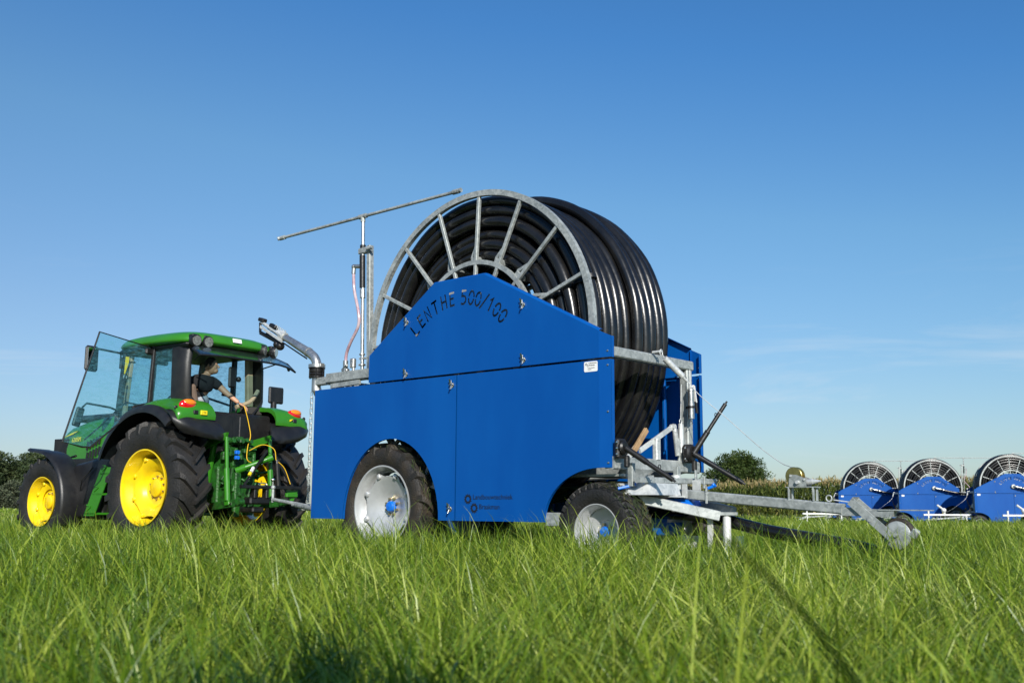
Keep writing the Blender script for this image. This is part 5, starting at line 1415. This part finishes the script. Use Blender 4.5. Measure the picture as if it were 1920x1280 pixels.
# ------------------------------------------------------------------ ground
def gz(x, y):
    y = np.asarray(y, float)
    u = np.clip((y - 38) / 12, 0, 1); v = np.clip((y - 64) / 10, 0, 1)
    p = np.clip((y - 2.5) / 3.0, 0, 1); q = np.clip((14.0 - y) / 4.0, 0, 1)
    base = 0.05 * p * q - 0.40 * u * u * (3 - 2 * u) + 0.40 * v * v * (3 - 2 * v)
    return base + 0.012 * np.sin(np.asarray(x) * 0.9 + 1.3) * np.cos(y * 0.7) * (1 - u)
def ground():
    xs = np.concatenate([[-1800, -600, -250, -120], np.linspace(-60, 60, 61), [120, 250, 600, 1800]])
    ys = np.concatenate([[-400, -60, -15], np.linspace(-6, 80, 87), [120, 200, 400, 900, 2400]])
    X, Y = np.meshgrid(xs, ys); Z = gz(X, Y)
    v = np.stack([X, Y, Z], -1).reshape(-1, 3)
    nx = len(xs); f = [(j * nx + i, j * nx + i + 1, (j + 1) * nx + i + 1, (j + 1) * nx + i) for j in range(len(ys) - 1) for i in range(nx - 1)]
    me = bpy.data.meshes.new('ground'); me.from_pydata(v.tolist(), [], f); me.materials.append(M['earth'])
    o = bpy.data.objects.new('ground', me); COL.objects.link(o); o['kind'] = 'structure'
ground()

def leaf_mat(name, cols, rough=0.45, trans=0.35, spec=0.5):
    """cols: ramp of real leaf colours picked per blade by the 'tint' attribute"""
    m = bpy.data.materials.new(name); m.use_nodes = True; t = m.node_tree; t.nodes.clear()
    o = t.nodes.new('ShaderNodeOutputMaterial')
    at = t.nodes.new('ShaderNodeAttribute'); at.attribute_name = 'tint'
    rp = t.nodes.new('ShaderNodeValToRGB')
    n = len(cols)
    while len(rp.color_ramp.elements) < n: rp.color_ramp.elements.new(0.5)
    for i, (p, c) in enumerate(cols):
        rp.color_ramp.elements[i].position = p; rp.color_ramp.elements[i].color = (*c, 1)
    t.links.new(at.outputs['Fac'], rp.inputs[0])
    b = t.nodes.new('ShaderNodeBsdfPrincipled'); b.inputs['Roughness'].default_value = rough; b.inputs['Specular IOR Level'].default_value = spec
    tr = t.nodes.new('ShaderNodeBsdfTranslucent'); mx = t.nodes.new('ShaderNodeMixShader'); mx.inputs[0].default_value = trans
    t.links.new(rp.outputs[0], b.inputs['Base Color']); t.links.new(rp.outputs[0], tr.inputs[0])
    t.links.new(b.outputs[0], mx.inputs[1]); t.links.new(tr.outputs[0], mx.inputs[2]); t.links.new(mx.outputs[0], o.inputs[0])
    return m
def blades(name, base, az, length, width, th0, k, tint, mats, prof=(1.0, 0.85, 0.6), twist=0.5, parent=None):
    """N curved blades. th0: start lean from vertical, k: extra bend to the tip; az: lean azimuth"""
    N = len(base)
    rs = np.random.RandomState(len(name) + N)
    ts = np.array([0.0, 0.38, 0.72, 1.0])
    ld = np.stack([np.cos(az), np.sin(az), np.zeros(N)], 1)
    up = np.array([0, 0, 1.0])
    side0 = np.stack([-np.sin(az), np.cos(az), np.zeros(N)], 1)
    tw = rs.uniform(-twist, twist, N)
    sd_ = side0 * np.cos(tw)[:, None] + ld * np.sin(tw)[:, None]
    P = [base]
    cur = base.copy()
    for i in range(3):
        tm = (ts[i] + ts[i + 1]) / 2
        th = th0 + k * tm ** 1.5
        seg = (ts[i + 1] - ts[i]) * length
        cur = cur + (up * np.cos(th)[:, None] + ld * np.sin(th)[:, None]) * seg[:, None]
        P.append(cur.copy())
    V = np.empty((N, 7, 3))
    for i in range(3):
        hw = (width * prof[i] / 2)[:, None]
        V[:, 2 * i] = P[i] - sd_ * hw; V[:, 2 * i + 1] = P[i] + sd_ * hw
    V[:, 6] = P[3]
    off = (np.arange(N) * 7)[:, None]
    loops = np.array([0, 1, 3, 2, 2, 3, 5, 4, 4, 5, 6])[None] + off
    me = bpy.data.meshes.new(name)
    me.vertices.add(N * 7); me.vertices.foreach_set('co', V.reshape(-1).astype(np.float32))
    me.loops.add(N * 11); me.loops.foreach_set('vertex_index', loops.reshape(-1).astype(np.int32))
    me.polygons.add(N * 3)
    ls = (np.array([0, 4, 8])[None] + (np.arange(N) * 11)[:, None]).reshape(-1)
    me.polygons.foreach_set('loop_start', ls.astype(np.int32))
    try: me.polygons.foreach_set('loop_total', np.tile([4, 4, 3], N).astype(np.int32))
    except Exception: pass
    me.update(calc_edges=True)
    a = me.attributes.new('tint', 'FLOAT', 'POINT'); a.data.foreach_set('value', np.repeat(tint, 7).astype(np.float32))
    me.materials.append(mats)
    o = bpy.data.objects.new(name, me); COL.objects.link(o)
    if parent is not None: o.parent = parent
    return o

M['grass'] = leaf_mat('grass_blades', [(0.0, (0.060, 0.130, 0.007)), (0.35, (0.165, 0.255, 0.016)), (0.70, (0.36, 0.43, 0.055)), (0.88, (0.56, 0.60, 0.18)), (0.96, (0.42, 0.40, 0.11)), (1.0, (0.40, 0.35, 0.14))], 0.40, 0.28, 0.45)
rs = np.random.RandomState(11)
def vnoise(x, y, s, seed):
    g = np.random.RandomState(seed).rand(64, 64)
    u = (x / s) % 64; v = (y / s) % 64
    i = np.floor(u).astype(int); j = np.floor(v).astype(int); fu = u - i; fv = v - j
    fu = fu * fu * (3 - 2 * fu); fv = fv * fv * (3 - 2 * fv)
    a = g[i % 64, j % 64]; b = g[(i + 1) % 64, j % 64]; c = g[i % 64, (j + 1) % 64]; d = g[(i + 1) % 64, (j + 1) % 64]
    return a * (1 - fu) * (1 - fv) + b * fu * (1 - fv) + c * (1 - fu) * fv + d * fu * fv
def grass():
    B, A, Ln, Wd, T0, K, Ti = [], [], [], [], [], [], []
    bands = [(-1.5, 0.8, 500, 1.0, 1.0), (0.8, 2.2, 3000, 1.05, 1.0), (2.2, 4.5, 2700, 0.95, 1.0), (4.5, 8, 1600, 0.95, 1.0), (8, 13, 900, 1.2, 1.0), (13, 22, 380, 1.8, 1.0), (22, 40, 90, 3.6, 1.0), (40, 75, 24, 8, 0.95), (75, 135, 4.5, 20, 0.9)]
    for (y0, y1, dens, ws, ls_) in bands:
        hw1 = y1 * 0.60 + 1.6
        n = int((y1 - y0) * 2 * hw1 * dens)
        y = rs.uniform(y0, y1, n); x = rs.uniform(-hw1, hw1, n)
        keep = np.abs(x) < y * 0.60 + 1.6
        keep &= ~((np.hypot(x, y) < 0.45))
        keep &= rs.rand(n) < 0.45 + 0.9 * vnoise(x + 30, y + 30, 0.16, 12)
        if y0 > 60: keep &= ~((x > 9) & (y > 72))
        x, y = x[keep], y[keep]; n = len(x)
        cl = vnoise(x + 50, y + 50, 0.28, 1); c2 = vnoise(x + 50, y + 50, 0.9, 2); c3 = vnoise(x + 90, y + 90, 3.5, 3); c4 = vnoise(x + 90, y + 90, 0.12, 6)
        ln = (0.37 + 0.20 * rs.rand(n) ** 1.3) * (0.74 + 0.40 * cl + 0.16 * c2) * ls_
        tall = rs.rand(n) < 0.02
        ln[tall] *= 1.15
        # swirled lean direction
        az = 2 * PI * vnoise(x + 7, y + 3, 0.55, 4) * 1.5 + 0.6 * PI * (vnoise(x, y, 2.2, 5)) + rs.normal(0, 0.9, n)
        lean = 0.10 + 0.42 * rs.rand(n) * (0.35 + 1.1 * c2)
        bend = 0.6 + 2.5 * rs.rand(n) ** 1.0 * (0.4 + 0.9 * cl)
        flat = rs.rand(n) < 0.30
        lean[flat] += 0.75; bend[flat] += 0.5; ln[flat] *= 0.95
        ln *= 1 + 0.08 * ((y > 4.5) & (y < 14))
        wd = (0.0038 + 0.0044 * rs.rand(n)) * ws
        ti = np.clip(0.0 + 0.74 * rs.rand(n) ** 1.15 + 0.26 * (c3 - 0.5) + 0.25 * (c2 - 0.5) + 0.15 * (c4 - .5), 0.0, 0.82)
        dry = rs.rand(n) < (0.004 if y0 < 2.2 else (0.006 if y0 < 4 else 0.02)); ln[dry] *= 0.60
        ti[dry] = rs.uniform(0.90, 1.0, dry.sum())
        if y0 > 20: ti = np.clip(ti + 0.05, 0, 1)
        ln *= 0.97 - 0.10 * (y < 1.6)
        z = gz(x, y)
        # leaves that leave their stem some way up: shorter, finer, in all directions
        up_ = (rs.rand(n) < 0.62) & ~dry
        k_ = up_.sum()
        z = z + np.where(up_, ln * rs.uniform(0.20, 0.50, n), 0)
        ln[up_] *= rs.uniform(0.34, 0.60, k_)
        az[up_] = rs.uniform(0, 2 * PI, k_) * 0.7 + az[up_] * 0.3
        lean[up_] = rs.uniform(0.1, 1.0, k_); bend[up_] = rs.uniform(0.2, 1.5, k_)
        wd[up_] *= 0.85
        B.append(np.stack([x, y, z], 1)); A.append(az); Ln.append(ln); Wd.append(wd); T0.append(lean); K.append(bend); Ti.append(ti)
    o = blades('grass', np.concatenate(B), np.concatenate(A), np.concatenate(Ln), np.concatenate(Wd), np.concatenate(T0), np.concatenate(K), np.concatenate(Ti), M['grass'], twist=1.2)
    tag(o, 'long lush meadow grass covering the whole field', 'grass'); o['kind'] = 'stuff'
grass()

# ------------------------------------------------------------------ maize field
M['maize'] = leaf_mat('maize_leaves', [(0.0, (0.045, 0.075, 0.012)), (0.4, (0.11, 0.15, 0.022)), (0.62, (0.22, 0.23, 0.05)), (0.8, (0.38, 0.31, 0.12)), (1.0, (0.52, 0.40, 0.20))], 0.5, 0.3)
def maize():
    B, A, Ln, Wd, T0, K, Ti = [], [], [], [], [], [], []
    r_ = np.random.RandomState(5)
    for row in range(9):
        dy = row * 0.75 if row < 5 else 3 + (row - 4) * 2.6
        xs_ = np.arange(9, 62, 0.17 if row < 5 else 0.26); n = len(xs_)
        x = xs_ + r_.normal(0, 0.04, n); y = 76.0 - (xs_ - 9) * 0.085 + dy + r_.normal(0, 0.05, n)
        h = (2.32 + 0.030 * (x - 14) + 0.16 * (vnoise(x, y, 1.7, 9) - .5) * 2 + 0.10 * r_.randn(n)) * (1.0 + 0.0 * x)
        z = gz(x, y)
        def add(px, py, pz, az, ln, wd, t0, k, ti):
            B.append(np.stack([px, py, pz], 1)); A.append(az); Ln.append(ln); Wd.append(wd); T0.append(t0); K.append(k); Ti.append(ti)
        on = np.ones(n)
        add(x, y, z, r_.uniform(0, 6.28, n), h, on * 0.035, on * 0.02, on * 0.04, on * 0.45 + r_.uniform(-.1, .1, n))
        for lf in range(10):
            f = 0.10 + 0.088 * lf + r_.uniform(-.02, .02, n)
            az = r_.uniform(0, 2 * PI, n)
            ti = np.clip((0.55 - f * 0.35 if f.mean() < .4 else 0.22 + 0.30 * (f - .4)) + r_.uniform(-.2, .22, n), 0, 1)
            add(x, y, z + h * f, az, r_.uniform(0.55, 0.95, n), r_.uniform(0.07, 0.11, n), r_.uniform(0.3, 0.8, n), r_.uniform(0.8, 2.0, n), ti)
        for q in range(9):
            add(x, y, z + h * r_.uniform(0.93, 1.0, n), r_.uniform(0, 2 * PI, n), r_.uniform(0.18, 0.38, n), on * 0.032, r_.uniform(0.05, 0.6, n), r_.uniform(0.1, 0.7, n), r_.uniform(0.78, 1.0, n))
    o = blades('maize_field', np.concatenate(B), np.concatenate(A), np.concatenate(Ln), np.concatenate(Wd), np.concatenate(T0), np.concatenate(K), np.concatenate(Ti), M['maize'], prof=(0.7, 1.0, 0.7))
    tag(o, 'field of tall ripening maize behind the machines', 'maize'); o['kind'] = 'stuff'
maize()

# ------------------------------------------------------------------ trees
M['bark'] = mat('bark', (0.055, 0.042, 0.03), 0.9, var=0.5, vscale=3, bump=0.6, bscale=8)
M['leaf_oak'] = leaf_mat('oak_leaves', [(0.0, (0.028, 0.050, 0.012)), (0.5, (0.055, 0.090, 0.018)), (1.0, (0.12, 0.15, 0.035))], 0.55, 0.25, 0.3)
M['leaf_wood'] = leaf_mat('hedgerow_leaves', [(0.0, (0.030, 0.050, 0.020)), (0.5, (0.058, 0.085, 0.030)), (1.0, (0.12, 0.135, 0.055))], 0.6, 0.25, 0.3)
M['leaf_grey'] = leaf_mat('willow_leaves', [(0.0, (0.06, 0.075, 0.04)), (0.5, (0.09, 0.11, 0.06)), (1.0, (0.14, 0.15, 0.09))], 0.6, 0.25, 0.3)
M['leaf_brown'] = leaf_mat('copper_leaves', [(0.0, (0.045, 0.032, 0.022)), (0.5, (0.075, 0.055, 0.035)), (1.0, (0.11, 0.095, 0.05))], 0.6, 0.25, 0.3)
def tree(name, label, cat, loc, h, wd, seed, leaf, nclump=70, per=70, ls=0.42, base=0.25, group=None, trunk_r=0.4, flat=1.0):
    t = thing(name, label, cat, loc, 0, group)
    r_ = np.random.RandomState(seed)
    mb = MB()
    top = h * (base + 0.15)
    mb.tube([(0, 0, -0.3), (0.05, 0, top * 0.5), (0.0, 0.1, top)], trunk_r, 10, scale=[1.3, 1, 0.8])
    C = []
    for i in range(nclump):
        a = r_.uniform(0, 2 * PI); u = r_.uniform(-0.75, 1); rr = math.sqrt(max(0, 1 - max(u, -0.2) ** 2 if u > -0.2 else 0.9)) * r_.uniform(0.35, 1.0) ** 0.6
        zc = h * (base + (1 - base) * 0.5) + u * h * (1 - base) * 0.5 * 0.86
        wob = 1 + 0.28 * math.sin(a * 2.3 + seed) + 0.16 * math.sin(a * 5.1 + seed * 2)
        C.append((math.cos(a) * rr * wd / 2 * 0.86 * wob, math.sin(a) * rr * wd / 2 * 0.86, zc * flat, r_.uniform(0.09, 0.17) * wd))
        if i % 6 == 0:
            mb.tube([(0, 0, top * 0.8), (C[-1][0] * 0.5, C[-1][1] * 0.5, (top + zc) / 2), (C[-1][0] * 0.9, C[-1][1] * 0.9, zc)], trunk_r * 0.45, 6, scale=[1, 0.6, 0.25])
    mb.build('trunk', M['bark'], t)
    C = np.array(C)
    n = nclump * per
    ci = np.repeat(np.arange(nclump), per)
    d = r_.normal(size=(n, 3)); d /= np.linalg.norm(d, axis=1)[:, None]
    rad = C[ci, 3] * (r_.uniform(0.45, 1.05, n))
    P = C[ci, :3] + d * rad[:, None] * np.array([1, 1, 0.75])
    cl = r_.uniform(0, 1, nclump)
    tint = np.clip(0.15 + 0.55 * cl[ci] + r_.uniform(-.22, .3, n), 0, 1)
    az = np.arctan2(d[:, 1], d[:, 0]) + r_.normal(0, 0.8, n)
    o = blades('crown', P, az, r_.uniform(0.6, 1.2, n) * ls, r_.uniform(0.5, 1.0, n) * ls, np.arccos(np.clip(d[:, 2], -1, 1)) * 0.8 + r_.normal(0, 0.4, n), r_.uniform(0.2, 1.2, n), tint, leaf, prof=(0.35, 1.0, 0.75), twist=1.5, parent=t)
    return t
tree('oak_tree', 'lone round dark green oak standing beyond the maize field', 'tree', (48.9, 230, -0.4), 13.0, 14.5, 3, M['leaf_oak'], 130, 190, 0.42, 0.16)
tree('bush', 'small dark bush on the horizon just right of the lone oak', 'bush', (59.5, 238, -0.4), 6.9, 7.0, 8, M['leaf_oak'], 40, 60, 0.6, 0.05)
tree('bush', 'faint low treetop on the horizon left of the winch drum', 'bush', (66.0, 260, -0.4), 7.4, 8.0, 18, M['leaf_oak'], 40, 60, 0.6, 0.05)
wl_ = [(-80.5, 158, 9.2, 10, 'leaf_wood', 'tall dark wood tree at the left frame edge'),
       (-73.0, 150, 8.6, 9, 'leaf_wood', 'second dark wood tree from the left frame edge'),
       (-70.2, 156, 8.6, 8, 'leaf_wood', 'middle dark tree of the wood left of the tractor'),
       (-66.2, 151, 7.9, 8, 'leaf_wood', 'dark tree rising just above the tractor front wheel'),
       (-61.5, 153, 7.7, 9, 'leaf_wood', 'lower dark tree partly behind the tractor front fender'),
       (-56.5, 156, 7.0, 9, 'leaf_wood', 'rightmost low tree of the wood, behind the fuel tank')]
for i, (x, y, h, wd, lf, lab) in enumerate(wl_):
    tree('broadleaf_tree', lab, 'tree', (x, y, -0.4), h, wd, 40 + i, M[lf], 95, 190, 0.30, 0.04, group='trees of the wood behind the tractor', trunk_r=0.25)
tree('willow_bush', 'grey green willow bush at the foot of the wood', 'bush', (-66.8, 144, -0.4), 3.9, 6.5, 60, M['leaf_grey'], 60, 130, 0.25, 0.0, trunk_r=0.1)
tree('copper_bush', 'brownish copper bush at the foot of the wood, far left', 'bush', (-71.5, 143, -0.4), 3.6, 6.0, 61, M['leaf_brown'], 60, 130, 0.25, 0.0, trunk_r=0.1)

# ------------------------------------------------------------------ the other reel machines, copied with all their parts
def far_matrix(px, D, az):
    fx = (px - 960) / 1989.16 * D * 1.0
    X = Vector((-math.cos(az), math.sin(az), 0)); Y = Vector((-math.sin(az), -math.cos(az), 0))
    o = Vector((fx, D, 0)) - X * (-1.84) - Y * 1.36
    return o, math.atan2(X.y, X.x)
labs = ['far blue reel machine furthest left in the row, just right of the drawbar wheel',
        'middle far blue reel machine, standing between the two other parked ones',
        'far blue reel machine cut by the right frame edge']
for (px, D, az_), lab in zip(((1628, 62.4, 8.6), (1744, 58.2, 6.8), (1891, 53.2, 8.4)), labs):
    o_, rz_ = far_matrix(px, D, R(az_))
    c = copy_tree(main)
    c.location = (o_.x, o_.y, float(gz(o_.x, o_.y)) - 0.02); c.rotation_euler = (0, 0, rz_)
    c['label'] = lab
# sprinkler carts standing beside them
def cart():
    t = thing('sprinkler_cart', '', 'sprinkler cart', (0, 0, 0), 0, 'sprinkler carts beside the parked reel machines')
    mb = MB(); mb.bar((-1.15, 0, 0.90), (1.15, 0, 0.90), 0.09, 0.09); mb.bar((-0.9, 0, 0.35), (-0.9, 0, 1.12), 0.07, 0.07, up=(0, 1, 0)); mb.bar((1.0, 0.0, 0.3), (1.0, 0, 0.9), 0.07, 0.07, up=(0, 1, 0))
    mb.build('frame', M['whitep'], t)
    mb = MB(); mb.tube(spline([(-0.1, 0, 0.90), (-0.1, 0, 1.10), (-0.2, 0, 1.2), (-0.45, 0, 1.38)], 4), 0.05, 10); mb.sphere((-0.12, 0, 1.12), 0.12)
    mb.build('sprinkler', M['whitep'], t)
    for s in (-1.0, 1.0):
        mb = MB(); mb.lathe([(0.22, -0.05), (0.30, -0.05), (0.31, 0), (0.30, 0.05), (0.22, 0.05), (0.22, -0.05)], (s, 0.05, 0.33), 'y', 20); mb.build('wheel', M['rubber'], t)
    return t
ct = cart()
clabs = ['white sprinkler cart bar left of the leftmost parked reel machine', 'white sprinkler cart in front of the middle parked reel machine', 'white sprinkler cart at the right frame edge before a reel machine']
for i, ((x, y, sc_), lab) in enumerate(zip(((17.0, 58.5, 1), (21.4, 52.8, 1), (24.0, 50.0, 1)), clabs)):
    c = ct if i == 0 else copy_tree(ct)
    c.location = (x, y, float(gz(x, y)) - 0.05 + 0.0); c.rotation_euler = (0, 0, 0.05); c['label'] = lab
# hose lying in the grass
h = MB().tube(spline([MM @ Vector((-0.6, 0.9, 0.62)), MM @ Vector((0.1, 0.9, 0.60)), MM @ Vector((0.55, 0.9, 0.55)), MM @ Vector((1.0, 0.9, 0.46)), MM @ Vector((1.7, 0.9, 0.36)), MM @ Vector((2.4, 0.95, 0.22)), MM @ Vector((3.6, 1.2, 0.08))], 8), 0.055, 16).build('irrigation_hose', M['hose'])
tag(h, 'thick black hose running out from under the drawbar into the grass', 'hose')

# bent stalk close to the lens, shade painted into its colour; the photographer standing behind the camera in the sun
st = MB().tube(spline([(0.30, 0.56, 0.0), (0.285, 0.60, 0.25), (0.245, 0.66, 0.46), (0.205, 0.71, 0.555), (0.155, 0.76, 0.618)], 6), 0.0040, 6, scale=[1.3 - 0.95 * i / 24 for i in range(25)]).build('grass_stalk', mat('stalk_painted_shade', (0.008, 0.018, 0.003), 1.0, spec=0.0))
tag(st, 'blurred stalk, shade painted into its dark colour, crossing the grass diagonally at the lower right', 'stalk')
def photographer():
    p = thing('person', 'photographer standing behind the camera, outside the picture', 'person', (0.05, -0.26, 0.0), 0)
    V = [(0, 0, 0.95), (0, 0.02, 1.12), (0, 0.05, 1.32), (0, 0.08, 1.48), (0, 0.11, 1.58), (0, 0.13, 1.64),
         (0.17, 0.07, 1.43), (0.22, 0.12, 1.18), (0.17, 0.33, 1.02), (0.14, 0.38, 0.98), (-0.17, 0.07, 1.43), (-0.22, 0.12, 1.18), (-0.15, 0.33, 1.02), (-0.12, 0.38, 0.98),
         (0.11, 0, 0.88), (0.14, 0.03, 0.50), (0.15, -0.02, 0.09), (0.16, 0.13, 0.05), (-0.11, 0, 0.88), (-0.14, 0.03, 0.50), (-0.15, -0.02, 0.09), (-0.16, 0.13, 0.05)]
    E = [(0, 1), (1, 2), (2, 3), (3, 4), (4, 5), (3, 6), (6, 7), (7, 8), (8, 9), (3, 10), (10, 11), (11, 12), (12, 13), (0, 14), (14, 15), (15, 16), (16, 17), (0, 18), (18, 19), (19, 20), (20, 21)]
    vs, fs = skin_mesh(V, E, [0.15, 0.14, 0.15, 0.11, 0.06, 0.06, 0.07, 0.055, 0.04, 0.03, 0.07, 0.055, 0.04, 0.03, 0.10, 0.07, 0.05, 0.04, 0.10, 0.07, 0.05, 0.04], 2)
    mb = MB(); mb.add(vs, fs); mb.sphere((0, 0.14, 1.73), 0.1, 18, 12, (0.85, 1.0, 1.2)); mb.sphere((0, 0.24, 1.71), 0.018, 8, 6)
    for sx in (-1, 1):
        mb.box((0.12 * sx, 0.42, 0.965), (0.08, 0.09, 0.03), bev=0.01)
        for k in range(4): mb.tube([(0.12 * sx + (k - 1.5) * 0.019, 0.455, 0.965), (0.12 * sx + (k - 1.5) * 0.019, 0.50, 0.955), (0.12 * sx + (k - 1.5) * 0.018, 0.515, 0.93)], 0.009, 6)
        mb.tube([(0.12 * sx - 0.04 * sx, 0.42, 0.965), (0.12 * sx - 0.06 * sx, 0.45, 0.955)], 0.010, 6)
    mb.build('body', M['skin'], p, angle=80)
    vs, fs = skin_mesh(V[1:4] + [V[6], V[7], V[10], V[11]], [(0, 1), (1, 2), (2, 3), (3, 4), (2, 5), (5, 6)], [0.17, 0.17, 0.13, 0.09, 0.075, 0.09, 0.075], 2)
    MB().add(vs, fs).build('shirt', M['shirt'], p, angle=80)
    vs, fs = skin_mesh([V[0], V[14], V[15], V[16], V[18], V[19], V[20]], [(0, 1), (1, 2), (2, 3), (0, 4), (4, 5), (5, 6)], [0.17, 0.12, 0.09, 0.075, 0.12, 0.09, 0.075], 2)
    MB().add(vs, fs).build('trousers', M['blackm'], p, angle=80)
    p.scale = (1.12, 1.0, 1.05)
photographer()
